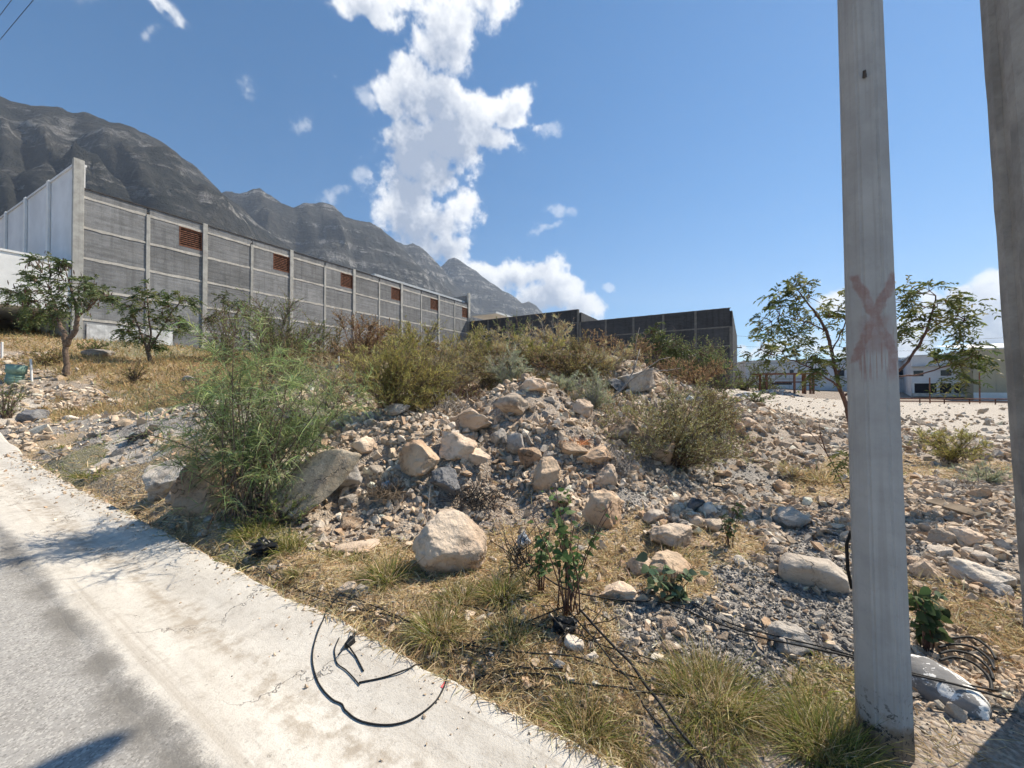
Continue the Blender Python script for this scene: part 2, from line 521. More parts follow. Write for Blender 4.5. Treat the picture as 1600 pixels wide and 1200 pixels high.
M['tie_shaded'] = concrete('shaded_tie_concrete', (.15, .145, .135))  # darker copy of the tie concrete, shade put into its colour

def block_wall(name, col):
    """grey concrete block laid in courses, with mortar joints and rain streaks"""
    m, t, b = new_mat(name)
    p = objc(t)
    sx, sy, sz = t.sep(p)
    uv = t.comb(t.math('ADD', sx, sy), sz, 0.0)
    br = t.n('ShaderNodeTexBrick'); t.link(uv, br.inputs['Vector'])
    br.inputs['Scale'].default_value = 1.0
    br.inputs['Brick Width'].default_value = .4; br.inputs['Row Height'].default_value = .2
    br.inputs['Mortar Size'].default_value = .012; br.inputs['Mortar Smooth'].default_value = .3
    br.inputs['Color1'].default_value = (*[c*.88 for c in col], 1)
    br.inputs['Color2'].default_value = (*[c*1.12 for c in col], 1)
    br.inputs['Mortar'].default_value = (*[min(1, c*1.25) for c in col], 1)
    course = t.noise(t.comb(t.math('MULTIPLY', t.math('ADD', sx, sy), .16), t.math('MULTIPLY', sz, 5.0), 0.0), 1.0, 3, .6)
    n = t.noise(p, .55, 6, .6); n2 = t.noise(p, 3.4, 5, .65)
    s = t.noise(t.mapping(p, scale=(2.2, 2.2, .16)), 1.4, 5, .62)
    c = t.mix(t.ramp(course, .35, .65), t.mix(.28, br.outputs[0], (.03, .03, .03)), br.outputs[0])
    c = t.mix(t.math('MULTIPLY', t.ramp(n, .42, .72), .4), c, tuple(x*1.5 for x in col))
    c = t.mix(t.math('MULTIPLY', t.ramp(s, .48, .7), .45), c, tuple(x*.45 for x in col))
    c = t.mix(t.math('MULTIPLY', t.ramp(n2, .6, .75), .4), c, tuple(x*.5 for x in col))
    hv = t.n('ShaderNodeHueSaturation'); t.link(c, hv.inputs['Color'])
    t.link(t.math('ADD', .86, t.math('MULTIPLY', t.n('ShaderNodeObjectInfo').outputs['Random'], .32)), hv.inputs['Value'])
    t.link(hv.outputs[0], b.inputs['Base Color'])
    hh = t.math('ADD', t.math('MULTIPLY', br.outputs[1], -1.0), t.math('ADD', t.math('MULTIPLY', course, .8), t.math('MULTIPLY', n2, .7)))
    t.link(t.bump(hh, .7, .03), b.inputs['Normal'])
    return m
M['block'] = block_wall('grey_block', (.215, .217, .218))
M['block_shaded'] = block_wall('shaded_block', (.060, .062, .067))  # darker copy of the block, the back walls' shade put into its colour

def rock_mat(name, col, dark, warm, cover=.62):
    m, t, b = new_mat(name)
    p = objc(t)
    oi = t.n('ShaderNodeObjectInfo').outputs['Random']
    pp = t.vmath('ADD', p, t.comb(t.math('MULTIPLY', oi, 37.0), t.math('MULTIPLY', oi, 11.0), 0.0))
    n = t.noise(pp, 4.0, 8, .68); n2 = t.noise(pp, 13.0, 7, .65); n3 = t.noise(pp, 2.0, 4, .5)
    c = t.mix(t.ramp(n3, .35, .65), col, warm)
    c = t.mix(t.math('MULTIPLY', t.ramp(n, .48, .68), cover*1.5, clamp=True), c, dark)
    c = t.mix(t.math('MULTIPLY', t.ramp(n2, .55, .72), .55), c, tuple(x*.5 for x in dark))
    v = t.voro(t.vmath('ADD', pp, t.scale(t.noise(pp, 5, 3, .6, out=1), .4)), 2.6, 'DISTANCE_TO_EDGE')
    crack = t.math('MULTIPLY', t.ramp(v, 0.0, .022, 1.0, 0.0), t.ramp(n3, .45, .6))
    c = t.mix(t.math('MULTIPLY', crack, .6), c, tuple(x*.4 for x in dark))
    hv = t.n('ShaderNodeHueSaturation'); t.link(c, hv.inputs['Color'])
    t.link(t.math('ADD', .72, t.math('MULTIPLY', oi, .5)), hv.inputs['Value'])
    t.link(hv.outputs[0], b.inputs['Base Color'])
    hgt = t.math('ADD', t.math('ADD', t.math('MULTIPLY', n, 1.2), t.math('MULTIPLY', n2, .5)), t.math('MULTIPLY', crack, -.5))
    t.link(t.bump(hgt, .85, .05), b.inputs['Normal'])
    b.inputs['Roughness'].default_value = .92
    return m
M['rock_pale'] = rock_mat('limestone_pale', (.66, .535, .41), (.31, .245, .185), (.60, .43, .30))
M['rock_tan'] = rock_mat('limestone_tan', (.57, .43, .30), (.25, .19, .135), (.50, .33, .21))
M['rock_grey'] = rock_mat('limestone_grey', (.40, .37, .335), (.18, .165, .15), (.44, .38, .31))
M['rock_dark'] = rock_mat('limestone_dark', (.17, .17, .175), (.07, .07, .075), (.26, .25, .24))
M['rock_white'] = rock_mat('limestone_white', (.70, .62, .52), (.38, .325, .27), (.62, .52, .42), .3)

# ------------------------------------------------------------------ ground zones
ZN = 'RGSPEV'     # rubble, grey gravel, straw, pale dust, earth, green
ZA = [(20,640,'P'),(60,630,'R'),(100,660,'G'),(150,680,'G'),(190,690,'P'),(230,672,'G'),(105,648,'S'),(60,690,'S'),(30,680,'R'),(150,730,'V'),
 (200,742,'S'),(230,770,'S'),(100,610,'R'),(150,622,'R'),(200,622,'V'),(270,628,'V'),(200,585,'S'),(130,575,'S'),(260,592,'S'),(60,575,'S'),
 (60,545,'S'),(110,545,'S'),(200,546,'V'),(30,600,'R'),(20,560,'R'),(300,570,'S'),(330,600,'S'),(290,650,'G'),(240,700,'P'),
 (560,660,'R'),(620,680,'R'),(520,720,'R'),(600,760,'R'),(680,680,'R'),(740,660,'R'),(800,640,'R'),(850,660,'R'),(900,690,'E'),(870,720,'R'),
 (820,740,'R'),(700,740,'E'),(560,800,'R'),(620,800,'R'),(480,810,'E'),(520,850,'E'),(600,860,'S'),(640,880,'S'),(560,900,'S'),(480,885,'S'),
 (450,842,'V'),(780,800,'E'),(800,860,'S'),(760,900,'S'),(700,950,'S'),(800,960,'S'),(900,980,'S'),(850,1030,'S'),(960,1100,'S'),(1060,1150,'E'),
 (1150,1100,'E'),(1250,1150,'E'),(1300,1100,'V'),(1200,1060,'G'),(960,850,'S'),(1000,870,'S'),(1080,900,'S'),(1000,780,'G'),(1060,790,'R'),
 (1100,800,'R'),(1150,760,'G'),(1180,780,'G'),(1130,850,'S'),(1200,830,'R'),(1250,860,'G'),(1180,900,'G'),(1300,920,'G'),(1100,960,'G'),
 (1020,980,'G'),(1200,970,'G'),(1290,980,'G'),(1250,800,'E'),(1280,760,'S'),(1300,730,'S'),(1200,700,'R'),(1250,680,'R'),(1300,690,'R'),
 (1180,660,'R'),(1250,640,'P'),(1300,640,'P'),(1200,630,'P'),(1500,650,'P'),(1450,640,'P'),(1550,680,'P'),(1450,700,'R'),(1480,740,'S'),
 (1550,760,'R'),(1500,790,'R'),(1450,830,'R'),(1540,840,'R'),(1500,880,'R'),(1450,880,'G'),(1540,930,'R'),(1500,945,'S'),(1540,975,'S'),
 (1460,1000,'R'),(1450,1060,'R'),(1540,1060,'R'),(1500,1100,'R'),(1450,1150,'E'),(840,550,'R'),(780,600,'E'),(900,600,'E'),(990,590,'R'),
 (1040,605,'R'),(700,612,'E'),(600,620,'E'),(500,590,'R'),(540,602,'R'),(440,605,'V'),(1400,622,'E'),(1250,622,'P'),(1700,640,'P'),
 (390,790,'E'),(330,810,'S'),(400,830,'V'),(760,760,'E'),(940,740,'R'),(1040,740,'E'),(1090,760,'G'),(660,760,'R')]
_za = np.array([hit(u, v) for u, v, _ in ZA]); _zk = np.array([ZN.index(k) for *_, k in ZA])
def zones(x, y):
    x = np.asarray(x, float); y = np.asarray(y, float)
    out = np.zeros((len(x), 6))
    for i in range(0, len(x), 40000):
        xs = x[i:i+40000]; ys = y[i:i+40000]
        d0 = np.maximum(np.hypot(xs, ys), 2)
        jx = xs + .07*d0*fbm2(xs*6/d0**.5, ys*6/d0**.5, 3, 41); jy = ys + .09*d0*fbm2(xs*6/d0**.5+9, ys*6/d0**.5, 3, 43)
        # compare as bearings so that near and far anchors weigh alike
        q = np.stack([jx/np.maximum(jy,.6)*2.2, np.log(np.maximum(jy,.6))*2.0], 1)
        qa = np.stack([_za[:,0]/_za[:,1]*2.2, np.log(_za[:,1])*2.0], 1)
        w = 1/(((q[:,None]-qa[None])**2).sum(2)+1e-4)**3
        for k in range(6): out[i:i+40000, k] = w[:, _zk == k].sum(1)
    return out/out.sum(1, keepdims=True)

# ------------------------------------------------------------------ ground sheet
def axis(lo, hi, fine, far, grow=1.09):
    v = list(np.arange(lo, hi+1e-6, fine))
    s = fine
    while v[-1] < far[1]: s *= grow; v.append(v[-1]+s)
    s = fine
    while v[0] > far[0]: s *= grow; v.insert(0, v[0]-s)
    return np.array(v)
gx = axis(-7.5, 7.5, .05, (-6000, 6000), 1.075)
gy = axis(1.2, 9.0, .05, (-1200, 6500), 1.06)
XX, YY = np.meshgrid(gx, gy)
xf, yf = XX.ravel(), YY.ravel()
zf = height(xf, yf)
nx, ny = len(gx), len(gy)
ii = np.arange(nx*ny).reshape(ny, nx)
quads = np.stack([ii[:-1,:-1], ii[:-1,1:], ii[1:,1:], ii[1:,:-1]], -1).reshape(-1, 4)
zw = zones(xf, yf)
me = tri_mesh('ground', np.stack([xf, yf, zf], 1), quads, None, True)
for nm, ks in (('zone_a', (0, 1, 2)), ('zone_b', (3, 4, 5))):
    at_ = me.color_attributes.new(nm, 'FLOAT_COLOR', 'POINT')
    c4 = np.ones((len(xf), 4), np.float32); c4[:, :3] = zw[:, list(ks)]
    at_.data.foreach_set("color", c4.ravel())
m, t, b = new_mat('lot_ground')
p = worldpos(t)
za = t.n('ShaderNodeAttribute', attribute_name='zone_a').outputs['Color']
zb = t.n('ShaderNodeAttribute', attribute_name='zone_b').outputs['Color']
sa = t.n('ShaderNodeSeparateColor'); t.link(za, sa.inputs[0])
sb = t.n('ShaderNodeSeparateColor'); t.link(zb, sb.inputs[0])
n1 = t.noise(p, 1.3, 7, .65); n2 = t.noise(p, 9, 6, .65); n3 = t.noise(p, 48, 4, .6)
vor = t.voro(p, 38, 'F1', 1); vd = t.voro(p, 38, 'F1', 0)
base = t.mix(t.ramp(n2, .3, .7), (.27, .215, .165), (.40, .33, .265))
def lay(c, w, lo, hi):
    ww = t.ramp(t.math('ADD', w, t.math('MULTIPLY', t.math('SUBTRACT', n2, .5), .7)), .3, .62)
    return t.mix(ww, c, t.mix(t.ramp(n3, .3, .7), lo, hi))
c = lay(base, sa.outputs[0], (.25, .20, .155), (.46, .375, .29))
c = lay(c, sa.outputs[1], (.19, .175, .155), (.37, .34, .305))
c = lay(c, sa.outputs[2], (.30, .21, .12), (.50, .37, .22))
c = lay(c, sb.outputs[0], (.46, .40, .33), (.60, .535, .45))
c = lay(c, sb.outputs[1], (.21, .165, .13), (.35, .285, .225))
c = lay(c, sb.outputs[2], (.13, .13, .065), (.30, .26, .15))
vs = t.n('ShaderNodeSeparateColor'); t.link(vor, vs.inputs[0])
c = t.mix(t.math('MULTIPLY', t.ramp(vs.outputs[0], .55, .9), .5), c, (.56, .50, .43))
c = t.mix(t.math('MULTIPLY', t.ramp(vs.outputs[1], .65, .95), .5), c, (.17, .155, .14))
far = t.ramp(t.math('MULTIPLY', t.sep(p)[1], 1.0), 120.0, 600.0)
c = t.mix(far, c, t.mix(t.ramp(t.noise(p, .01, 5), .4, .6), (.10, .11, .06), (.30, .27, .22)))
t.link(c, b.inputs['Base Color'])
hh = t.math('ADD', t.math('ADD', t.math('MULTIPLY', vd, -.8), t.math('MULTIPLY', n2, .9)), t.math('MULTIPLY', n3, .4))
t.link(t.bump(hh, .8, .03), b.inputs['Normal'])
b.inputs['Roughness'].default_value = .95
ground = link_mesh('ground', me, m)
tag(ground, 'stony lot ground of pale rubble, grey gravel and dry grass', None, None, 'structure')

# ------------------------------------------------------------------ street: worn carriageway and concrete gutter strip
def strip(name, a_vals, b_vals, zfun, edge=None):
    A, B = np.meshgrid(a_vals, b_vals)
    if edge is not None:
        k = (B - b_vals[0])/(b_vals[-1]-b_vals[0])
        B = b_vals[0] + k*(edge(A.ravel()).reshape(A.shape) - b_vals[0])
    z = zfun(A, B)
    v = np.stack([-A.ravel(), B.ravel(), z.ravel()], 1)      # local x = -a, y = b
    n, mm = len(a_vals), len(b_vals)
    i2 = np.arange(n*mm).reshape(mm, n)
    q = np.stack([i2[:-1,:-1], i2[1:,:-1], i2[1:,1:], i2[:-1,1:]], -1).reshape(-1, 4)
    return v, q
av = np.concatenate([np.arange(-60, -6, 1.0), np.arange(-6, 14, .05), np.arange(14, 70, .8)])
def zroad(A, B):
    return road_z(A) + 0.015*np.clip(-B, 0, 4) - 0.004
v, q = strip('road', np.concatenate([np.arange(-60, -6, 1.5), np.arange(-6, 12, .4), np.arange(12, 70, 1.5)]), np.linspace(-9, .82, 30), zroad)
me = tri_mesh('road', v, q, None, True)
m, t, b = new_mat('street_surface')
p = objc(t); lx, ly, lz = t.sep(p)
n1 = t.noise(p, 1.1, 7, .65); n2 = t.noise(p, 14, 5, .65); n3 = t.noise(p, 120, 4, .65)
gr = t.n('ShaderNodeSeparateColor'); t.link(t.voro(p, 110, 'F1', 1), gr.inputs[0])
# worn carriageway: grey with pale and dark grains
c = t.mix(t.ramp(n1, .3, .7), (.30, .285, .262), (.385, .37, .345))
c = t.mix(t.math('MULTIPLY', t.ramp(n2, .45, .75), .35), c, (.26, .24, .215))
c = t.mix(t.math('MULTIPLY', t.ramp(gr.outputs[0], .6, .95), .55), c, (.58, .55, .50))
c = t.mix(t.math('MULTIPLY', t.ramp(gr.outputs[1], .72, .98), .6), c, (.15, .14, .13))
roadc = t.mix(t.math('MULTIPLY', t.ramp(n3, .5, .75), .4), c, (.24, .225, .20))
# concrete strip: pale, streaked along the street, silted in the channel
st = t.mapping(p, scale=(.45, 1.6, 1))
s1 = t.noise(st, 2.0, 8, .66); s2 = t.noise(p, 11, 7, .68); s3 = t.noise(p, 70, 5, .65)
c = t.mix(t.ramp(s1, .3, .7), (.50, .46, .40), (.66, .62, .55))
c = t.mix(t.math('MULTIPLY', t.ramp(s2, .5, .72), .6), c, (.36, .315, .26))
c = t.mix(t.math('MULTIPLY', t.ramp(t.noise(p, 6, 6, .7), .55, .7), .6), c, (.68, .64, .565))
e = t.math('ADD', ly, t.math('MULTIPLY', t.math('SUBTRACT', t.noise(st, 3.2, 6, .7), .5), .5))
silt = t.math('MULTIPLY', t.ramp(e, .98, 1.12), t.ramp(e, 1.14, 1.32, 1.0, 0.0))
c = t.mix(t.math('MULTIPLY', silt, t.ramp(s2, .40, .62, 0.0, .8)), c, (.36, .305, .24))
c = t.mix(t.math('MULTIPLY', t.ramp(s3, .5, .72), .5), c, (.34, .30, .25))
c = t.mix(t.math('MULTIPLY', t.ramp(t.noise(p, 3.1, 7, .72), .58, .74), .5), c, (.33, .29, .24))
ln_ = t.noise(t.mapping(p, scale=(.12, 5.5, 1)), 1.5, 6, .7)
c = t.mix(t.math('MULTIPLY', t.ramp(ln_, .52, .68), .5), c, (.36, .31, .25))
pit = t.math('MULTIPLY', t.ramp(t.noise(p, 26, 6, .75), .60, .68), t.ramp(t.noise(p, 2.4, 3), .48, .62))
c = t.mix(t.math('MULTIPLY', pit, .75), c, (.15, .13, .11))
wv_ = t.vmath('ADD', p, t.scale(t.vmath('SUBTRACT', t.noise(p, 2.2, 5, .65, out=1), (.5, .5, .5)), .9))
ed = t.voro(wv_, .55, 'DISTANCE_TO_EDGE')
crack = t.math('MULTIPLY', t.ramp(ed, .0, .006, 1.0, .0), t.ramp(t.noise(p, .9, 3), .40, .50))
crack = t.math('MULTIPLY', crack, t.ramp(ly, .8, .9))
conc = t.mix(t.math('MULTIPLY', crack, .8), c, (.14, .125, .11))
# the two meet along a dirty, feathered line
eb = t.math('ADD', ly, t.math('ADD', t.math('MULTIPLY', t.math('SUBTRACT', t.noise(p, 3.0, 6, .7), .5), .22), t.math('MULTIPLY', t.math('SUBTRACT', n3, .5), .10)))
c = t.mix(t.ramp(eb, .70, .80), roadc, conc)
band = t.math('MULTIPLY', t.ramp(eb, .52, .66), t.ramp(eb, .69, .78, 1.0, 0.0))
c = t.mix(t.math('MULTIPLY', band, t.ramp(t.noise(p, 2.6, 5), .34, .62, .15, .85)), c, (.17, .158, .14))
t.link(c, b.inputs['Base Color'])
hh = t.math('ADD', t.math('ADD', s2, t.math('MULTIPLY', n3, .6)), t.math('MULTIPLY', t.math('ADD', crack, pit), -1.2))
t.link(t.bump(hh, .5, .012), b.inputs['Normal'])
M['street'] = m
road = link_mesh('road', me, m); road.rotation_euler = (0, 0, STREET_RZ)
tag(road, 'worn grey road surface', None, None, 'structure')

def zgut(A, B):
    k = (B-.7)/.97
    z = road_z(A) + .0015 - .026*np.exp(-((B-1.16)/.24)**2) + .022*sstep(B, 1.25, 1.66)
    z = z + .006*fbm2(A.ravel()*2.1, B.ravel()*5, 3, 71).reshape(A.shape)
    k2 = sstep(B, edge_b(A.ravel()).reshape(A.shape)-.05, edge_b(A.ravel()).reshape(A.shape)+.001)
    return z - .05*k2
bv = np.concatenate([np.linspace(.66, 1.6, 34), np.linspace(1.615, 1.67, 5)])
v, q = strip('gutter', av, bv, zgut, edge_b)
# the road-side lip feathers into the carriageway along an uneven line
lip = v[:, 1] < .661
v[lip, 1] = .63 + .05*fbm(np.stack([v[lip,0]*2.3, v[lip,0]*0+1.1, v[lip,0]*0], 1), 4, 77)
v[lip, 2] -= .012
me = tri_mesh('gutter', v, q, None, True)
m = M['street']
gutter = link_mesh('pavement', me, m); gutter.rotation_euler = (0, 0, STREET_RZ)
tag(gutter, 'pale cracked concrete gutter strip beside the road', None, None, 'structure')

def on_street(u, v, lift=.0):
    """a point on the concrete strip along the bearing (u, v)"""
    P = atz(u, v, 0.0)
    for _ in range(3):
        a, b = ab(P[0], P[1])
        P = atz(u, v, float(zgut(np.array([[a]]), np.array([[b]]))[0, 0]) if b < 1.66 else height(P[0], P[1])[0])
    return Vector((P[0], P[1], P[2]+lift))
def surf(x, y):
    """top of whatever lies at (x, y): concrete strip or lot"""
    a, b = ab(np.asarray(x, float), np.asarray(y, float))
    g = zgut(a[None], b[None])[0]
    return np.where(b < edge_b(a)-.01, g, height(x, y))
# sprayed red marks on the concrete
for k, poly in enumerate([[(704,1050),(708,1053),(722,1036),(716,1033)], [(703,1054),(704,1057),(707,1055),(706,1052)],
                          [(688,1074),(692,1076),(697,1069),(694,1066)], [(694,1066),(700,1064),(699,1061),(694,1063)]]):
    bmv = [on_street(u, v, .003) for u, v in poly]
    me = bpy.data.meshes.new('paint_mark'); me.from_pydata([tuple(x) for x in bmv], [], [tuple(range(len(bmv)))]); me.update()
    o = link_mesh('paint_mark', me, M['red_paint'], gutter)
    o.matrix_parent_inverse = Matrix.Rotation(STREET_RZ, 4, 'Z').inverted()

# ------------------------------------------------------------------ mountains
m, t, b = new_mat('mountain_scrub')
p = worldpos(t)
geo = t.n('ShaderNodeNewGeometry')
nz = t.sep(geo.outputs['Normal'])[2]
n1 = t.noise(p, .0042, 8, .68); n2 = t.noise(p, .018, 8, .72); n3 = t.noise(t.mapping(p, scale=(1, 1, .35)), .009, 7, .7)
strata = t.noise(t.mapping(p, rot=(.12, .1, 0), scale=(.10, .10, 1.0)), .011, 7, .7)
c = t.mix(t.ramp(n1, .35, .65), (.019, .023, .021), (.046, .046, .041))
c = t.mix(t.math('MULTIPLY', t.ramp(n2, .48, .7), .6), c, (.09, .077, .06))
rock = t.math('MAXIMUM', t.math('MULTIPLY', t.ramp(n3, .54, .66), t.ramp(strata, .40, .6)), t.math('MULTIPLY', t.ramp(strata, .51, .58), t.ramp(n2, .44, .62)))
steep = t.ramp(nz, .5, .85, 1.0, .35)
c = t.mix(t.math('MULTIPLY', t.math('MULTIPLY', rock, steep), 1.0, clamp=True), c, (.34, .325, .305))
t.link(c, b.inputs['Base Color'])
t.link(t.bump(t.math('ADD', t.math('MULTIPLY', n2, 1.3), t.math('ADD', n3, strata)), 1.0, 45.0), b.inputs['Normal'])
b.inputs['Roughness'].default_value = 1.0
M['mountain'] = m

def mountain(name, ridge, run, label, seed, n=260, mrows=90, gully=.085, relief=1.0):
    """a ridge line surveyed as (u, v, Y), falling away towards the town and behind"""
    P = np.array([at(*r) for r in ridge])
    uu = np.array([r[0] for r in ridge], float)
    ui = np.linspace(uu[0], uu[-1], n)
    L = np.stack([np.interp(ui, uu, P[:, k]) for k in range(3)], 1)
    L[:, 2] += (fbm(np.stack([ui*.045, ui*0, ui*0+seed], 1), 5, seed)*.018*L[:, 2])
    d = -L[:, :2]/np.linalg.norm(L[:, :2], axis=1, keepdims=True)
    d = d*0.72 + np.array([0.5215, -.35])[None]*.6; d /= np.linalg.norm(d, axis=1, keepdims=True)
    s = np.concatenate([-np.linspace(.5, .06, 8), np.linspace(0, 1, mrows)**1.15])
    V = []
    for k in s:
        h = L[:, 2]
        off = k*run*h
        x = L[:, 0] + d[:, 0]*off; y = L[:, 1] + d[:, 1]*off
        if k < 0: z = h*(1 - abs(k)*1.4)
        else: z = h*((1-k)**1.25*.9 + (1-k)*.1)
        if k > 0:
            e = min(1, k*5)*min(1, (1-k)*3.0+.05)
            wob = fbm(np.stack([x*.0011, y*.0011, z*.0005], 1), 3, seed+9)*.9
            g = 1 - np.abs(fbm(np.stack([ui*.011+wob*1.6+k*.9, x*0+k*1.6, x*0+seed*.7], 1), 5, seed+3))*2.4
            g2 = fbm(np.stack([x*.006, y*.006, z*.004], 1), 5, seed+5)
            ph = z/h.max()*26 + 3.0*fbm(np.stack([x*.0016, y*.0016, z*0], 1), 4, seed+4)
            terr = (np.sin(ph)+.45*np.sin(2*ph+.7))*(.030 if k < .45 else .010)*np.clip(.6+1.4*fbm(np.stack([x*.0011+7, y*.0011, z*0], 1), 3, seed+2), 0, 1.4)
            sp = fbm(np.stack([x*.0016, y*.0016, z*.0004], 1), 4, seed+6)
            z = z + e*h*(gully*(g-.45) + .17*sp + .06*g2 + terr)*relief
        V.append(np.stack([x, y, np.maximum(z, -2)], 1))
    V = np.concatenate(V); rws = len(s)
    i2 = np.arange(rws*n).reshape(rws, n)
    q = np.stack([i2[:-1,:-1], i2[1:,:-1], i2[1:,1:], i2[:-1,1:]], -1).reshape(-1, 4)
    me = tri_mesh(name, V, q, None, True)
    return tag(link_mesh(name, me, M['mountain']), label, 'mountain', None, 'structure')
mountain('mountain', [(-1500,560,1500),(-1100,420,1500),(-800,290,1500),(-600,190,1500),(-420,140,1500),(-150,140,1500),(0,153,1500),(60,165,1520),(120,176,1560),(180,192,1600),(230,210,1650),(258,222,1680),(275,236,1700),(300,256,1730),
  (325,279,1760),(345,298,1800),(362,312,1830),(400,345,1900),(450,385,1950),(520,430,2000),(600,480,2050)], 1.35, 'near dark mountain flank above the grey warehouse', 3)
mountain('mountain', [(250,330,2700),(300,312,2700),(345,302,2700),(365,302,2720),(390,297,2740),(405,293,2760),(420,303,2780),(440,319,2800),(458,325,2820),(478,316,2850),
  (500,315,2880),(522,321,2900),(540,338,2920),(556,343,2950),(578,345,2980),(595,356,3000),(615,374,3020),(640,400,3050),(680,440,3100),(720,470,3150),(780,520,3200)], 1.1,
  'jagged middle ridge with rounded twin peaks', 11)
mountain('mountain', [(520,390,4000),(580,375,4000),(615,378,4000),(630,383,4000),(645,379,4050),(655,384,4050),(668,396,4080),(680,408,4100),(692,420,4120),(720,455,4150),(760,500,4200),(800,545,4200)],
  1.0, 'farther blue ridge with a small knob on its crest', 19)
mountain('mountain', [(600,450,5000),(650,428,5000),(685,419,5000),(700,406,5000),(710,404,5000),(728,413,5000),(745,423,5020),(765,440,5050),(785,455,5080),(800,462,5100),(815,473,5150),
  (826,470,5200),(838,478,5250),(850,492,5300),(880,530,5400),(920,575,5500),(950,604,5500)], .8, 'far pale blue peak at the end of the range', 27)

# ------------------------------------------------------------------ haze: the air between here and the range
hz = MB().box(-8800, 8800, -1300, 8600, -40, 1990).build('haze')
m = bpy.data.materials.new('haze_air'); m.use_nodes = True; m.node_tree.nodes.clear()
t = NT(m.node_tree)
pv = t.n('ShaderNodeVolumePrincipled'); o = t.n('ShaderNodeOutputMaterial')
pv.inputs['Color'].default_value = (.72, .83, 1.0, 1); pv.inputs['Density'].default_value = 7.5e-5
pv.inputs['Anisotropy'].default_value = .2
t.link(pv.outputs[0], o.inputs['Volume'])
hz.data.materials.append(m)
tag(hz, 'thin blue daylight haze', None, None, 'stuff')
# ------------------------------------------------------------------ buildings
def rootab(name, a, b, z, rz=STREET_RZ):
    x, y = from_ab(a, b); return empty(name, (x, y, z), rz)

# grey block warehouse along the left of the lot; local x = -a, y = b, wall face at x = +0 towards the lot
WA, WB0, BAY, NB = 41.7, 7.3, 7.73, 6
wh = empty('warehouse', (0, 0, 0), STREET_RZ)
tag(wh, 'long grey concrete-block warehouse with rusty vents below the mountain', 'warehouse')
X0 = -WA
rows = [4.2, 6.70, 8.94, 11.24, 13.50, 15.75]
Wend = WB0 + BAY*NB
for i in range(NB*2):
    y0 = WB0 + i*BAY/2; y1 = y0 + BAY/2
    for r in range(5):
        off = random.uniform(-.012, .012)
        vent = (i % 2 == 1 and r == 4)
        if not vent:
            MB().box(X0-.25, X0-.07+off, y0+.1, y1-.1, rows[r]+.08, rows[r+1]-.08).build('wall_panel', M['block'], wh)
        else:
            mb = MB()
            vy0, vy1, vz0, vz1 = y1-1.78, y1-.26, rows[5]-1.72, rows[5]-.16
            mb.box(X0-.25, X0-.07+off, y0+.1, vy0, rows[r]+.08, rows[r+1]-.08)
            mb.box(X0-.25, X0-.07+off, vy1, y1-.1, rows[r]+.08, rows[r+1]-.08)
            mb.box(X0-.25, X0-.07+off, vy0, vy1, rows[r]+.08, vz0)
            mb.box(X0-.25, X0-.07+off, vy0, vy1, vz1, rows[r+1]-.08)
            mb.build('wall_panel', M['block'], wh)
            vn = MB().box(X0-.24, X0-.2, vy0, vy1, vz0, vz1).build('vent', M['shade_fill'], wh)  # dark backing, paints the shade seen between the slats
            vf = MB().box(X0-.2, X0-.05, vy0-.06, vy0+.015, vz0-.06, vz1+.06).box(X0-.2, X0-.05, vy1-.015, vy1+.06, vz0-.06, vz1+.06)
            vf.box(X0-.2, X0-.052, vy0+.016, vy1-.016, vz1-.015, vz1+.06).box(X0-.2, X0-.052, vy0+.016, vy1-.016, vz0-.06, vz0+.015)
            vf.build('frame', M['rust'], vn)
            sl = MB()
            for k in range(9):
                z = vz0 + (k+.5)*(vz1-vz0)/9
                sl.box(X0-.19, X0-.10, vy0+.02, vy1-.02, z-.05, z+.025)
            tag(sl.build('louvre', M['rust'], vn), kind='stuff')
    # parapet strip above the top tie
    MB().box(X0-.25, X0-.08, y0+.1, y1-.1, rows[5]+.1, rows[5]+.62).build('wall_panel', M['block'], wh)
for i in range(NB*2+1):
    y = WB0 + i*BAY/2
    w, pr, top = (.24, .06, rows[5]+.1) if i % 2 else (.36, .12, rows[5]+.75)
    if i == 0 or i == NB*2: w, pr, top = .55, .16, 18.4
    mb = MB(); mb.box(X0-.3, X0+pr-.06, y-w/2, y+w/2, 4.0, top)
    mb.build('column', M['column'], wh, bevel=.015)
def ragged(y0, y1, z, h, name, mat, x0, x1, parent, axis='y', amp=.03):
    """a poured tie beam whose arrises wander"""
    n = max(2, int((y1-y0)/.45)); v = []; f = []
    for k in range(n+1):
        y = y0 + (y1-y0)*k/n
        j = [random.uniform(-amp, amp) for _ in range(2)]
        for (x, zz) in ((x0, z-h/2+j[0]), (x1, z-h/2+j[0]), (x1, z+h/2+j[1]), (x0, z+h/2+j[1])):
            v.append((x, y, zz) if axis == 'y' else (y, x, zz))
        if k:
            b0 = (k-1)*4; b1 = k*4
            for e in range(4):
                q = (b0+e, b0+(e+1) % 4, b1+(e+1) % 4, b1+e); f.append(q)
    f += [(3, 2, 1, 0), tuple(n*4+e for e in range(4))]
    me = bpy.data.meshes.new(name); me.from_pydata(v, [], f); me.update()
    bm = bmesh.new(); bm.from_mesh(me); bmesh.ops.recalc_face_normals(bm, faces=bm.faces[:]); bm.to_mesh(me); bm.free()
    return link_mesh(name, me, mat, parent)
for r in range(1, 6):
    for i in range(NB*2):
        y0 = WB0 + i*BAY/2; g0 = .125 if i % 2 else .19
        if i == 0: g0 = .28
        g1 = .19 if i % 2 else .125
        if i == NB*2-1: g1 = .28
        ragged(y0+g0, y0+BAY/2-g1, rows[r], .19, 'tie_beam', M['tie'], X0-.28, X0-.045, wh)
MB().box(X0-.5, X0-.02, WB0+.3, Wend-.3, rows[5]+.63, rows[5]+.71).build('roof_edge', M['dark_steel'], wh)
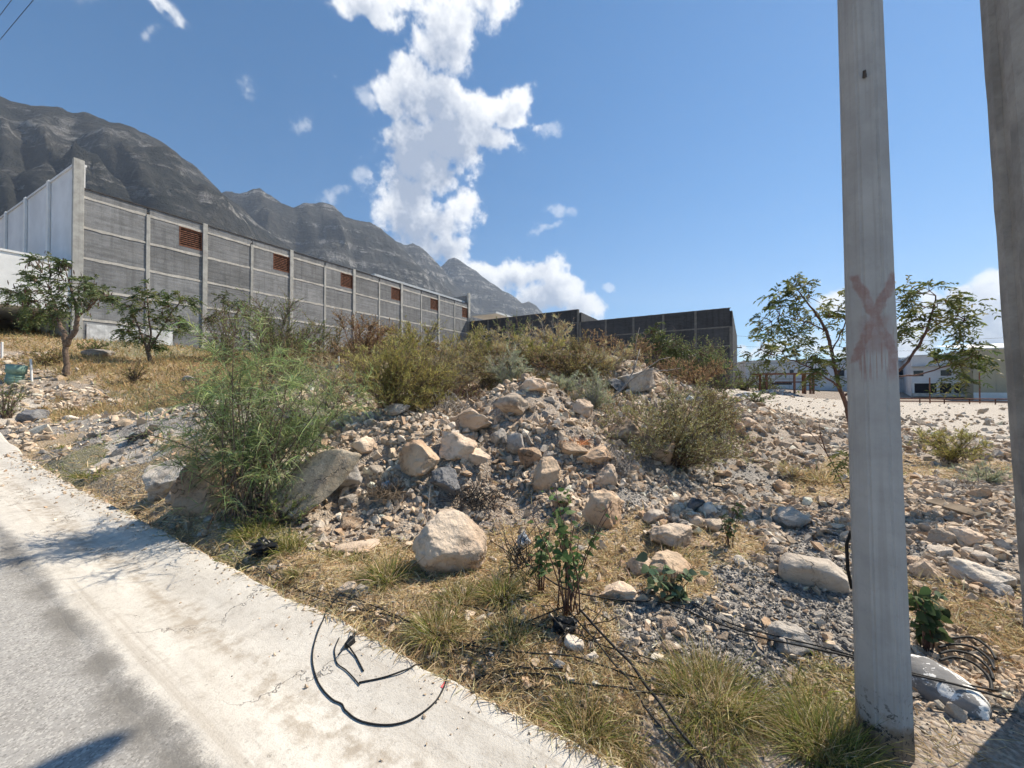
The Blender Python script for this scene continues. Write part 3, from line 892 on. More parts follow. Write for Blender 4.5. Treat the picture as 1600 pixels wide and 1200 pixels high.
rf = MB(); rf.v = [(X0-.6, WB0+.4, 16.2), (X0-.6, Wend-.4, 16.2), (X0-24, Wend-.4, 17.9), (X0-24, WB0+.4, 17.9)]; rf.f = [(0, 3, 2, 1)]
rf.build('roof', M['pale_roof'], wh)
MB().box(X0-1.6, X0-.55, 34.0, Wend-.4, 16.45, 16.95).build('ridge_flashing', M['galv'], wh)
MB().box(X0-5.0, X0-.4, Wend-.26, Wend-.02, 16.0, 18.0).build('parapet', M['block'], wh)
MB().box(X0-.05, X0-.02, WB0+.5, WB0+5.5, 4.4, 6.42).build('whitewash_patch', concrete('whitewash', (.62, .62, .61), True, .4, 1.5), wh)
# the white street front of the same building
fx, fy = from_ab(WA, WB0)
fr_rz = math.atan2(.457, -.89)
fr = empty('facade_wall', (fx, fy, 0), fr_rz)
tag(fr, 'white plastered street front with pilasters at the far left', 'building')
MB().box(.3, 34, -.42, -.02, 4.2, 18.15).build('wall', M['white_wall'], fr)
MB().box(.3, 34, -.5, .08, 18.15, 18.3).build('coping', M['white_wall'], fr)
for px in (6.0, 12.0, 18.0, 24.0):
    MB().box(px, px+.5, 0.0, .14, 4.2, 18.34).build('pilaster', M['white_paint'], fr)
# which side of the front faces the street depends on the local axes: street side is +y here
an = empty('annex_canopy', (0, 0, 0), STREET_RZ)
tag(an, 'bright white canopy wall over a shaded opening behind the forked tree', 'canopy')
MB().box(X0-9.5, X0-.02, -.5, WB0-.3, 7.15, 10.65).build('fascia', M['white_paint'], an)
MB().box(X0-9.6, X0+.05, -.6, WB0-.3, 10.66, 10.8).build('coping', M['white_paint'], an)
MB().box(X0-9.5, X0-9.2, -.5, WB0-.4, 3.6, 7.13).build('rear_wall', M['tie_shaded'], an)  # shade of the recess painted by the darker concrete
MB().box(X0-9.0, X0-.5, WB0-.42, WB0-.3, 3.6, 7.13).build('side_wall', M['tie'], an)
MB().box(X0-8.5, X0-4.0, -.4, -.1, 3.6, 7.13).build('pier', M['white_paint'], an)

# dark block walls closing the back of the lot
BB = 53.2
def back_wall(name, label, a0, a1, top, base, corbel=False):
    o = empty(name, (0, 0, 0), STREET_RZ); tag(o, label, 'wall')
    n = max(1, round((a0-a1)/3.9)); w = (a0-a1)/n
    zs = [base, 4.45, 6.75, 9.05, 11.3] + ([13.2] if top > 12 else [])
    for i in range(n):
        xa, xb = -(a0-i*w), -(a0-(i+1)*w)
        for r in range(len(zs)-1):
            if zs[r+1]-zs[r] < .4: continue
            MB().box(xa+.09, xb-.09, BB-.10, BB+.1, zs[r]+.07, zs[r+1]-(.07 if r < len(zs)-2 else 0)).build('wall_panel', M['block_shaded'], o)
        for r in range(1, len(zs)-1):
            ragged(xa+.14, xb-.14, zs[r], .16, 'tie_beam', M['tie_shaded'], BB-.125, BB+.12, o, 'x', .02)
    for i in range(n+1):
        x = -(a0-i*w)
        MB().box(x-.13, x+.13, BB-.16, BB+.15, base-.3, zs[-1]-(.0 if i in (0, n) else .02)-(2.2 if (i == n and corbel) else 0)).build('column', M['tie_shaded'], o)
    ragged(-a0, -a1, zs[-1]+.03, .06, 'coping', M['tie_shaded'], BB-.14, BB+.12, o, 'x', .01)
    return o
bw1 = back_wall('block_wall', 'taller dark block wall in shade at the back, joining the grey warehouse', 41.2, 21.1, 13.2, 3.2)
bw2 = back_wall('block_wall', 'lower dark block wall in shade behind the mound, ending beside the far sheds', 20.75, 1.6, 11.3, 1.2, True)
MB().box(-(41.4), -(36.0), BB+.6, BB+9, 14.3, 14.6).build('roof', M['pale_roof'], bw1)
MB().box(-21.0, -20.7, BB+.2, BB+26, 3.2, 12.8).build('side_wall', M['block_shaded'], bw1)
MB().box(-1.72, -1.42, BB+.16, BB+26, 1.0, 11.0).build('side_wall', M['block_shaded'], bw2)
rr = MB(); rr.v = [(-20.6, BB+.3, 11.0), (-2, BB+.3, 11.0), (-2, BB+26, 12.0), (-20.6, BB+26, 12.0)]; rr.f = [(0, 1, 2, 3)]
rr.build('roof', M['pale_roof'], bw2)

# pale sheds across the open ground on the right: built square to the street, plan measured from bearings
def P2(u, Y): return (u-800)/600*Y, Y
def shed(name, label, u0, Y0, u1, Y1, vt, vb, mat, depth=18, cat='building'):
    (xa, ya), (xb, yb) = P2(u0, Y0), P2(u1, Y1)
    L = math.hypot(xb-xa, yb-ya); rz = math.atan2(yb-ya, xb-xa)
    zb = at(u0, vb, Y0)[2]; zt = at(u0, vt, Y0)[2]
    o = empty(name, (xa, ya, zb-.6), rz); tag(o, label, cat)
    H = zt-zb+.6
    MB().box(0, L, 0, depth, 0, H).build('wall', mat, o)
    MB().box(-.2, L+.2, -.15, depth+.2, H+.003, H+.18).build('roof', M['pale_roof'], o)
    return o, L, H
o, L, H = shed('warehouse', 'long white warehouse with small square windows behind the rusty shed', 1165, 74, 1425, 66, 565, 617, M['white_wall'], 20)
for u, v, w, h in ((1212, 578, 3, 4), (1243, 581, 5, 6), (1257, 580, 5, 5), (1286, 585, 10, 7), (1320, 583, 10, 9), (1345, 583, 9, 8), (1410, 582, 9, 8)):
    f = (u-1165)/(1425-1165); Y = 74+(66-74)*f; x = L*f
    z = at(u, v, Y)[2]-o.location.z; k = Y/600
    fr_ = MB().box(x-w*k/2-.1, x+w*k/2+.1, -.05, -.01, z-h*k/2-.1, z+h*k/2+.1).build('window', M['galv'], o)
    MB().box(x-w*k/2, x+w*k/2, -.08, -.052, z-h*k/2, z+h*k/2).build('pane', M['glass'], fr_)
MB().box(L*.43, L*.46, -.3, -.02, H*.55, H+.9).build('vent_stack', M['white_paint'], o)
MB().box(.1, L-.1, -.06, -.012, H*.50, H*.53).build('ledge', M['tie'], o)
MB().box(.1, L-.1, -.06, -.012, H-.5, H-.3).build('gutter', M['galv'], o)
for k in range(1, 7): MB().box(L*k/7-.06, L*k/7+.06, -.045, -.012, .2, H-.52).build('downpipe', M['galv'], o)
o, L, H = shed('loading_dock', 'white loading dock building with dark open bays beyond the pole', 1424, 56, 1523, 52, 557, 616, M['white_wall'], 14)
for (u0, u1) in ((1429, 1465), (1470, 1488), (1492, 1512)):
    x0 = L*(u0-1424)/99; x1 = L*(u1-1424)/99
    z0 = at(u0, 614, 55)[2]-o.location.z; z1 = at(u0, 599, 55)[2]-o.location.z
    d = MB().box(x0, x1, -.06, -.02, z0, z1).build('bay_shade', M['shade_fill'], o)  # dark sheet on the wall, painted shade of an open bay
    MB().box(x0-.12, x1+.12, -.14, -.02, z1, z1+.18).build('lintel', M['white_paint'], d)
    for k in (x0-.2, x1): MB().box(k, k+.2, -.14, -.02, z0, z1).build('jamb', M['white_paint'], d)
MB().box(0, L, -1.4, -.1, .3, at(1440, 614, 55)[2]-o.location.z-.02).build('platform', M['tie'], o)
MB().box(0, L, -.5, -.02, H-1.6, H-1.45).build('ledge', M['tie'], o)
for uu in (1436, 1480): 
    x = L*(uu-1424)/99; MB().box(x-.5, x+.5, -.06, -.02, H-2.9, H-2.1).build('window', M['glass'], o)
o, L, H = shed('storage_hall', 'beige metal hall with pale roof edge and white plinth at the right', 1521, 50, 1760, 44, 547, 626, M['beige_wall'], 22)
MB().box(-.02, L, -.06, -.005, 0, H*.23).build('plinth', M['white_paint'], o)
rv = MB(); rv.v = [(-.25, -.25, H+.19), (L+.2, -.25, H+.19), (L+.2, 11, H+1.6), (-.25, 11, H+1.6)]; rv.f = [(0, 1, 2, 3)]
rv.build('roof_slope', M['pale_roof'], o)
for k in range(1, 12): MB().box(L*k/12-.02, L*k/12+.02, -.03, -.004, H*.235, H-.02).build('wall_seam', M['beige_wall'], o)
o, L, H = shed('distant_building', 'low pale building on the skyline past the dark wall', 1120, 130, 1215, 128, 570, 606, M['white_wall'], 20)
for k in range(4):
    MB().box(L*(k+.3)/4, L*(k+.6)/4, -.08, -.02, H*.45, H*.7).build('window', M['glass'], o)

# rusty open shed with scrap under it
sg = at(1198, 616, 46); shd = empty('open_shed', (sg[0], sg[1], height(sg[0], sg[1])[0]-.05), R(-12))
tag(shd, 'open shed of rusty posts and thin roof in front of the white warehouse', 'shed')
for x, y in ((0, 0), (2.9, -.1), (4.1, .1), (4.6, 0), (5.0, .2), (0.2, 2.4), (5.0, 2.5)):
    MB().box(x-.09, x+.09, y-.09, y+.09, 0, 2.35).build('post', M['rust'], shd)
MB().box(-.5, 6.4, -.3, 2.8, 2.36, 2.48).build('roof', M['rust'], shd)
MB().box(1.3, 4.9, .8, 1.0, 1.35, 1.5).build('rail', M['rust'], shd)
MB().box(1.2, 3.0, .7, 1.6, 1.1, 1.34).build('shelf', M['dark_steel'], shd)
MB().box(3.9, 5.6, .5, .62, .98, 1.10).build('rail', M['rust'], shd)

# far utility pole with its wires
pu = at(1148.5, 612, 78); fp = empty('utility_pole', (pu[0], pu[1], height(pu[0], pu[1])[0]-.3))
tag(fp, 'thin distant utility pole with crossarm beside the dark wall end', 'utility pole')
MB().tube([(0, 0, 0), (0, 0, 10.6)], [.17, .13], 8).build('pole', M['column'], fp)
MB().box(-.6, 1.4, -.07, .07, 7.7, 7.9).build('crossarm', M['dark_steel'], fp)
for k in (-.4, .5, 1.2): MB().tube([(k, 0, 7.9), (k, 0, 8.25)], .07, 6).build('insulator', M['galv'], fp)
for dz, lab in ((10.2, 'upper thin wire running right from the distant utility pole'), (8.2, 'lower thin wire running right from the distant utility pole')):
    A = Vector((pu[0], pu[1], fp.location.z+dz)); B = A + Vector((70, -6, .5)); mb = MB()
    mb.tube([A.lerp(B, k/14) - Vector((0, 0, 1.6*(1-(2*k/14-1)**2))) for k in range(15)], .022, 4)
    tag(mb.build('overhead_wire', M['cable']), lab, 'wire')
# thin posts and the rusty barrier beyond the open ground
for u, vb, vt, Y, lab in ((1453, 622, 590, 36, 'thin grey post standing before the loading bays'), (1531, 626, 582, 36, 'thin brown post standing before the beige hall')):
    g = at(u, vb, Y); z = height(g[0], g[1])[0]; top = at(u, vt, Y)[2]
    tag(MB().tube([(g[0], g[1], z-.2), (g[0], g[1], top)], .05, 8).build('post', M['rust']), lab, 'post')
g0 = at(1400, 622, 36); g1 = at(1640, 628, 33)
br = empty('pipe_barrier', (g0[0], g0[1], height(g0[0], g0[1])[0])); tag(br, 'low rusty pipe barrier along the far edge of the open ground', 'barrier')
dv_ = Vector(g1-g0); dv_.z = 0
for k in range(7):
    q = dv_*(k/6); MB().tube([(q.x, q.y, -.2), (q.x, q.y, .42)], .045, 6).build('post', M['rust'], br)
MB().tube([(0, 0, .40), tuple(dv_+Vector((0, 0, .40)))], .06, 8).build('rail', M['rust'], br)
MB().tube([(0, 0, .16), tuple(dv_+Vector((0, 0, .16)))], .05, 8).build('rail', M['rust'], br)

# ------------------------------------------------------------------ near utility poles
m, t, b = new_mat('painted_pole')
p = objc(t); x, y, z = t.sep(p)
n1 = t.noise(p, 5, 7, .65); s = t.noise(t.mapping(p, scale=(26, 26, .7)), 1.3, 5, .6); n3 = t.noise(p, 60, 4, .6)
c = t.mix(t.ramp(n1, .3, .7), (.34, .33, .315), (.43, .42, .40))
c = t.mix(t.math('MULTIPLY', t.ramp(s, .5, .7), .3), c, (.22, .20, .175))
c = t.mix(t.math('MULTIPLY', t.ramp(n3, .56, .74), .25), c, (.25, .24, .22))
# faded red spray cross with drips
wob = t.math('MULTIPLY', t.math('SUBTRACT', t.noise(p, 16, 5, .65), .5), .045)
dz = t.math('SUBTRACT', z, 1.915); dx = t.math('ADD', t.math('SUBTRACT', x, .018), wob)
d1 = t.math('ABSOLUTE', t.math('ADD', dx, t.math('MULTIPLY', dz, .34)))
d2 = t.math('ABSOLUTE', t.math('SUBTRACT', dx, t.math('MULTIPLY', dz, .38)))
arm = t.ramp(t.math('MINIMUM', d1, d2), .012, .024, 1.0, 0.0)
arm = t.math('MULTIPLY', arm, t.ramp(t.math('ADD', t.math('ABSOLUTE', dz), wob), .185, .205, 1.0, 0.0))
drip = t.math('MULTIPLY', t.ramp(t.noise(t.comb(t.math('MULTIPLY', x, 75.0), 0.0, t.math('MULTIPLY', z, 2.2)), 1.0, 2), .52, .58),
              t.math('MULTIPLY', t.ramp(t.math('ABSOLUTE', dx), .05, .085, 1.0, 0.0), t.math('MULTIPLY', t.ramp(dz, -.31, -.22), t.ramp(dz, -.06, .0, 1.0, 0.0))))
fillx = t.math('MULTIPLY', t.ramp(t.math('ABSOLUTE', dx), .02, .07, 1.0, 0.0), t.math('MULTIPLY', t.ramp(dz, -.19, -.12), t.ramp(dz, -.02, .02, 1.0, 0.0)))
mark = t.math('MULTIPLY', t.math('MAXIMUM', t.math('MAXIMUM', arm, drip), t.math('MULTIPLY', fillx, .7)), t.ramp(y, -.02, .02, 1.0, 0.0))
c = t.mix(t.math('MULTIPLY', mark, t.ramp(t.noise(p, 25, 5, .7), .25, .65, .25, .62)), c, (.25, .105, .08))
# bare, damp-stained foot
low = t.math('ADD', z, t.math('MULTIPLY', t.math('SUBTRACT', t.noise(p, 12, 6, .7), .5), .35))
c = t.mix(t.ramp(low, .10, .22, 1.0, 0.0), c, (.20, .15, .105))
flake = t.math('MULTIPLY', t.ramp(t.noise(p, 30, 5, .7), .55, .58), t.ramp(low, .12, .34, 1.0, 0.0))
c = t.mix(flake, c, (.05, .045, .04))
t.link(c, b.inputs['Base Color'])
t.link(t.bump(t.math('ADD', n3, t.math('MULTIPLY', s, .6)), .3, .004), b.inputs['Normal'])
M['pole'] = m
M['pole2'] = concrete('rough_pole_concrete', (.34, .325, .30), True, .3, 5)

def lathe_poly(name, base, top, H, n, phase, mat, parent, segs=30, wob=0.0):
    v = []; f = []
    for k in range(segs+1):
        r = base + (top-base)*k/segs; z = -.4 + (H+.4)*k/segs
        for i in range(n):
            a = phase + 2*math.pi*i/n; rr_ = r*(1+random.uniform(-wob, wob)); v.append((rr_*math.sin(a), -rr_*math.cos(a), z))
    for k in range(segs):
        for i in range(n): f.append((k*n+i, k*n+(i+1) % n, (k+1)*n+(i+1) % n, (k+1)*n+i))
    f.append(tuple(range(n))[::-1]); f.append(tuple(segs*n+i for i in range(n)))
    me = bpy.data.meshes.new(name); me.from_pydata(v, [], f); me.update()
    bm = bmesh.new(); bm.from_mesh(me)
    ed = [e for e in bm.edges if abs((e.verts[0].co-e.verts[1].co).normalized().z) > .9]
    bmesh.ops.bevel(bm, geom=ed, offset=.008, segments=2, affect='EDGES'); bm.to_mesh(me); bm.free()
    return link_mesh(name, me, mat, parent)

pb = atz(1382, 1172, .0); yaw = math.atan2(pb[0], pb[1])          # local -y looks back at the street
pole1 = empty('utility_pole', (pb[0], pb[1], 0.0)); pole1.rotation_euler = (0, R(-.95), -yaw)
tag(pole1, 'pale octagonal concrete pole with a faded red cross at its middle', 'utility pole')
PH = 9.0; slope = (.1-.082)/3.3
lathe_poly('shaft', .1, .1-slope*PH, PH, 8, R(-11.5), M['pole'], pole1)
MB().box(-.9, .9, -.06, .06, PH-.5, PH-.38).build('crossarm', M['galv'], pole1)
for k in (-.75, 0.0, .75): MB().tube([(k, 0, PH-.38), (k, 0, PH-.16)], [.05, .035], 8).build('insulator', M['dark_steel'], pole1)
MB().tube([(.01, -.08, 2.98), (.01, -.10, 3.0)], [.008, .006], 6).build('bolt', M['dark_steel'], pole1)
# flex conduit end hanging on its left side
MB().tube([(-.09, .04, .93), (-.108, .04, .86), (-.106, .04, .74), (-.094, .04, .66)], .007, 6).build('conduit', M['cable'], pole1, True)

p2 = atz(1582, 1150, 0.0)
pole2 = empty('utility_pole', (p2[0]+.42, p2[1]-.02, 0.0)); pole2.rotation_euler = (0, R(-2.3), R(-34))
tag(pole2, 'rough brown-grey square concrete pole at the right edge of the picture', 'utility pole')
v = []; f = []; prof = [(-.15,-.19),(-.075,-.19),(-.06,-.155),(.06,-.155),(.075,-.19),(.15,-.19),(.19,-.15),(.19,.15),(.15,.19),(-.15,.19),(-.19,.15),(-.19,.07),(-.165,.055),(-.165,-.055),(-.19,-.07),(-.19,-.15)]
SG = 70
for k in range(SG+1):
    z = -.4 + (9.9)*k/SG; s = .98-.2*k/SG
    for (x, y) in prof: v.append((x*s+random.uniform(-.0012, .0012), y*s+random.uniform(-.0012, .0012), z))
npf = len(prof)
for k in range(SG):
    for i in range(npf): f.append((k*npf+i, k*npf+(i+1) % npf, (k+1)*npf+(i+1) % npf, (k+1)*npf+i))
f.append(tuple(SG*npf+i for i in range(npf)))
me = bpy.data.meshes.new('shaft'); me.from_pydata(v, [], f); me.update()
link_mesh('shaft', me, M['pole2'], pole2)
# street lamp arm high on this pole, above the picture; its head throws the soft shadow on the road
k_ = 5.2
hd = Vector((-1.93 + SUN_H.x*k_, 1.60 + SUN_H.y*k_, math.tan(R(SUN_EL))*k_))
Mi = (Matrix.Translation(pole2.location) @ pole2.rotation_euler.to_matrix().to_4x4()).inverted()
hl = Mi @ hd
MB().tube([(0, .1, 6.0), (hl.x*.3, hl.y*.3, 6.6), (hl.x*.7, hl.y*.7, hl.z+.12), (hl.x, hl.y, hl.z+.06)], .03, 8).build('lamp_arm', M['galv'], pole2)
bm = bmesh.new(); bmesh.ops.create_uvsphere(bm, u_segments=16, v_segments=10, radius=1)
for w_ in bm.verts: w_.co = Vector((w_.co.x*.11, w_.co.y*.26, max(w_.co.z, -.35)*.12))
me = bpy.data.meshes.new('lamp_head'); bm.to_mesh(me); bm.free()
lh = link_mesh('lamp_head', me, M['galv'], pole2); lh.location = hl
# two service wires high across the left of the street
for (ua, va, ub, vb_, lab) in ((52, 0, 0, 62, 'right one of two thin overhead wires in the top left corner'), (18, 0, 0, 24, 'left one of two thin overhead wires in the top left corner')):
    A = Vector(at(ua, va, 9.0)); B = Vector(at(ub, vb_, 10.5)); d = B-A
    mb = MB().tube([A-d*4, A-d*2, A, B, B+d*3, B+d*8], .006, 5)
    tag(mb.build('overhead_wire', M['cable']), lab, 'wire')
# ------------------------------------------------------------------ rocks
_ICO = {}
def ico(level):
    if level not in _ICO:
        bm = bmesh.new(); bmesh.ops.create_icosphere(bm, subdivisions=level, radius=1)
        _ICO[level] = (np.array([v.co[:] for v in bm.verts]), np.array([[v.index for v in f.verts] for f in bm.faces])); bm.free()
    return _ICO[level]
def rock_arrays(seed, level=5, planes=9, rough=.10, blocky=.6, flat=None):
    r = np.random.default_rng(seed)
    v, f = ico(level); v = v.copy()
    n = r.normal(size=(planes, 3)); n /= np.linalg.norm(n, axis=1, keepdims=True)
    if flat:   # bedding planes top and bottom
        n[0] = (0.05, .03, 1); n[1] = (-.04, .06, -1); n[:2] /= np.linalg.norm(n[:2], axis=1, keepdims=True)
    d = r.uniform(1-blocky*.62, 1-blocky*.12, planes)
    for k in range(planes):
        o = np.maximum(0, v @ n[k] - d[k]); v -= o[:, None]*n[k]*.97
    rr = 1 + rough*1.2*fbm(v*1.7+seed, 3, seed) + rough*.65*fbm(v*5.0+seed, 3, seed+3)
    ridg = np.abs(fbm(v*3.2-seed, 3, seed+8)); rr -= rough*.9*np.maximum(0, .16-ridg)
    v *= rr[:, None]
    v -= (v.max(0)+v.min(0))/2; v /= (v.max(0)-v.min(0))/2
    return v, f
def place_rock(name, u, vb, w, h, mat, label, seed, dep=.8, tilt=(0, 0, 0), level=5, planes=11, rough=.15, blocky=.88, bury=.42, flat=None, group=None):
    P = hit(u, vb); Y = P[1]; k = Y/600
    dx, dz = w*k, h*k
    dy = dx*dep
    v, f = rock_arrays(seed, level, planes, rough, blocky, flat)
    rot = np.array(Matrix.Rotation(R(tilt[0]), 3, 'X') @ Matrix.Rotation(R(tilt[1]), 3, 'Y') @ Matrix.Rotation(R(tilt[2]), 3, 'Z'))
    if any(tilt[:2]) or flat:
        v = v*np.array([dx/2, dy/2, dz/2]); v = v @ rot.T
    else:
        v = v @ rot.T; v -= (v.max(0)+v.min(0))/2; v /= (v.max(0)-v.min(0))/2
        v = v*np.array([dx/2, dy/2, dz/2])
    zlo = v[:, 2].min(); v[:, 2] -= zlo + bury*(v[:, 2].max()-zlo)*.5
    away = np.array([P[0], P[1]])/math.hypot(P[0], P[1])
    c = P[:2] + away*dy*.38
    z = min(height(c[0], c[1])[0], P[2]+.35*dz)
    me = tri_mesh(name, v, f, None, True)
    o = link_mesh(name, me, mat); o.location = (c[0], c[1], z)
    return tag(o, label, 'rock', group)
RP, RT, RG, RD, RW = (M['rock_'+k] for k in ('pale', 'tan', 'grey', 'dark', 'white'))
BOULDERS = [
 (703,902,124,112,RP,'big rounded pale boulder in dry grass near the concrete strip',dict(dep=.85,planes=11,blocky=.55,rough=.10,level=6)),
 (322,800,92,100,RT,'large brown boulder in the shade of the feathery shrub',dict(planes=12,blocky=.65)),
 (262,776,78,62,RG,'dark leaning boulder left of the shaded brown boulder',dict(tilt=(0,-24,0),planes=12)),
 (271,788,26,22,RG,'small rounded stone wedged between the two shaded boulders',dict(level=4)),
 (541,776,62,62,RG,'grey angular stone propped against the tilted slab',dict(tilt=(0,18,10))),
 (697,780,52,52,RD,'charcoal-speckled stone beside the black tangled twigs',dict(planes=12)),
 (726,680,92,50,RP,'broad pale boulder on the mound below the olive bush',dict(rough=.16)),
 (800,664,58,44,RP,'pale boulder under the slope of loose scree',dict(rough=.12)),
 (716,733,62,48,RP,'pale boulder with a hollow face halfway up the mound',dict(rough=.17)),
 (654,758,70,60,RT,'tan boulder left of the charcoal-speckled stone',dict(rough=.14)),
 (742,738,52,30,RP,'low pale rock just above the black tangled twigs',dict(rough=.14)),
 (779,703,28,30,RG,'grey upright stone, left one of a touching pair',dict(level=4)),
 (806,717,32,36,RG,'grey tilted stone, right one of a touching pair',dict(level=4,tilt=(0,20,0))),
 (828,738,40,36,RT,'reddish tan boulder right of the grey touching pair',dict()),
 (855,772,46,62,RT,'tall tan boulder standing above the leafy weed',dict(planes=12)),
 (897,724,42,28,RT,'tan rock in the shaded gap below the orange dry tuft',dict()),
 (930,734,60,36,RT,'long brownish boulder over the dark hollow',dict()),
 (946,762,46,42,RP,'pale wedge boulder below the long brownish boulder',dict(tilt=(0,-15,0))),
 (944,828,74,66,RT,'large tan boulder at the foot of the mound beside dry grass',dict(rough=.13)),
 (978,694,60,40,RT,'tan boulder on the crest left of the big olive shrub',dict(rough=.12)),
 (1012,706,42,36,RP,'sunlit pale boulder on the crest touching the olive shrub',dict(rough=.12)),
 (1032,726,50,40,RT,'shaded boulder tucked under the big olive shrub',dict()),
 (1146,680,32,30,RT,'olive-brown round boulder at the right side of the big shrub',dict()),
 (1240,824,54,36,RW,'pale lumpy boulder alone on the gravel right of the ravine',dict(rough=.14)),
 (1268,926,104,54,RW,'wide flat white slab lying in the grey gravel',dict(flat=True,blocky=.7,dep=.75,rough=.07,bury=.3)),
 (1238,1018,68,34,RG,'flat blue-grey stone beside the black cable left of the pole',dict(flat=True,tilt=(4,8,0))),
 (1045,905,72,42,RT,'olive-beige boulder behind the round-leaved vine',dict()),
 (1002,898,44,34,RP,'pale rock left of the olive-beige boulder by the vine',dict()),
 (962,940,58,30,RP,'pinkish pale rock half sunk in dry grass below the weed',dict(bury=.45)),
 (1050,858,74,40,RP,'pale rock bedded in straw at the foot of the stone row',dict(bury=.4)),
 (1022,822,34,24,RW,'white wedge stone at the left end of the stone row',dict(level=4)),
 (1062,828,28,18,RG,'flat grey stone second in the stone row',dict(level=4)),
 (1086,806,30,26,RD,'dark slate stone behind the stone row',dict(level=4)),
 (1106,812,30,26,RW,'white angular stone at the right end of the stone row',dict(level=4)),
 (1090,832,24,24,RP,'cream stone in the middle of the stone row',dict(level=4)),
 (1118,838,34,26,RP,'pale stone in front of the stone row beside the green sapling',dict(level=4)),
 (1068,850,26,24,RT,'tan stone leaning at the front of the stone row',dict(level=4)),
 (52,660,40,26,RD,'dark block of stone on the pale ground at the far left',dict()),
 (110,657,20,9,RW,'small flat white stone right of the dark block at far left',dict(level=4)),
 (560,864,74,16,RP,'flat pale slab sunk level with the earth near the grass tufts',dict(flat=True,bury=.7,level=4)),
 (502,834,16,11,RP,'single small pale stone on bare earth left of the big boulder',dict(level=4)),
 (543,927,28,15,RP,'cream stone at the edge of the concrete strip',dict(level=4)),
 (563,931,28,13,RG,'grey flat stone at the edge of the concrete strip',dict(level=4,flat=True)),
 (897,1022,34,24,RW,'white flat stone crossed by black cables',dict(level=4,flat=True,tilt=(0,12,0))),
 (872,1048,22,16,RD,'small slate-grey stone under the cables near the concrete',dict(level=4)),
 (926,1036,20,15,RW,'small white stone right of the cable-crossed stone',dict(level=4)),
 (1514,862,50,34,RP,'rounded pale rock between the two near poles',dict()),
 (1475,858,36,30,RP,'pale rock just right of the octagonal pole',dict()),
 (1540,922,72,34,RW,'long white slab between the poles pointing right',dict(flat=True,tilt=(0,14,8))),
 (1448,906,42,34,RP,'pale rock touching the right side of the octagonal pole',dict()),
 (1556,934,36,30,RG,'grey rock against the brown square pole',dict()),
 (1535,884,32,20,RW,'small white rock above the long white slab',dict(level=4)),
 (1530,790,30,30,RT,'tan rock below the dry twigs between the poles',dict(level=4)),
 (1460,1068,28,22,RG,'rounded grey stone beside the white-splashed lump',dict(level=4)),
 (1498,1126,26,26,RW,'pale broken stone under the cable between the poles',dict(level=4)),
 (997,616,58,34,RW,'white slab leaning on the right rubble heap',dict(tilt=(0,-18,0),flat=True)),
 (962,612,32,22,RD,'dark stone left of the white slab on the heap',dict(level=4)),
 (834,622,42,26,RP,'pale rock at the crest of the scree slope',dict(level=4)),
 (910,655,36,30,RP,'pale rock on the crest right of the scree slope',dict()),
 (1265,696,26,20,RP,'pale rock on the stony flat before the slim tree',dict(level=4)),
 (1222,768,28,26,RT,'tan rock in the shadow on the ravine side',dict(level=4)),
 (298,598,28,14,RG,'low grey boulder in golden grass behind the feathery shrub',dict(level=4)),
 (158,560,46,16,RG,'flat grey boulder below the warehouse corner',dict(level=4,bury=.4)),
 (466,676,66,42,RG,'grey boulder seen through the feathery shrub',dict()),
 (500,690,44,34,RP,'pale boulder behind the top of the tilted slab',dict()),
 (620,660,40,20,RW,'white flat rock on the rubble rim below the olive bush',dict(level=4)),
 (568,716,44,30,RP,'pale rock at the rubble edge above the tilted slab',dict(level=4)),
 (878,800,36,30,RP,'pale rock behind the leafy weed',dict(level=4)),
 (1165,672,30,18,RP,'pale rock at the start of the stony flat right of the shrub',dict(level=4)),
 (1480,720,26,16,RP,'pale rock beneath the dry bush right of the pole',dict(level=4)),
]
LANDMARKS = [(470, 760, 'the tilted tan slab')]
for k, (u, vb, w, h, mat, lab, kw) in enumerate(BOULDERS):
    if w >= 50 and len(lab.split()) <= 11: LANDMARKS.append((u, vb-h/2, 'the '+lab))
    place_rock('boulder' if w > 40 else 'rock', u, vb, w, h, mat, lab, 100+k*7, **kw)
# the tilted slab: a thick plate leaning up to the right
P = hit(470, 800); k = P[1]/600
v, f = rock_arrays(977, 5, 12, .05, .75, True)
v = v*np.array([86*k, 50*k, 15*k]) @ np.array(Matrix.Identity(3))
rot = np.array(Matrix.Rotation(R(6), 3, 'Z') @ Matrix.Rotation(R(-37), 3, 'Y') @ Matrix.Rotation(R(36), 3, 'X'))
v = v @ rot.T
me = tri_mesh('boulder', v, f, None, True)
o = link_mesh('boulder', me, rock_mat('limestone_slab', (.56, .48, .37), (.33, .28, .23), (.50, .39, .25)))
ct = at(486, 748, P[1]+.02); o.location = (ct[0], ct[1], ct[2]-.05)
tag(o, 'large tilted tan slab leaning up right behind the feathery shrub', 'rock')

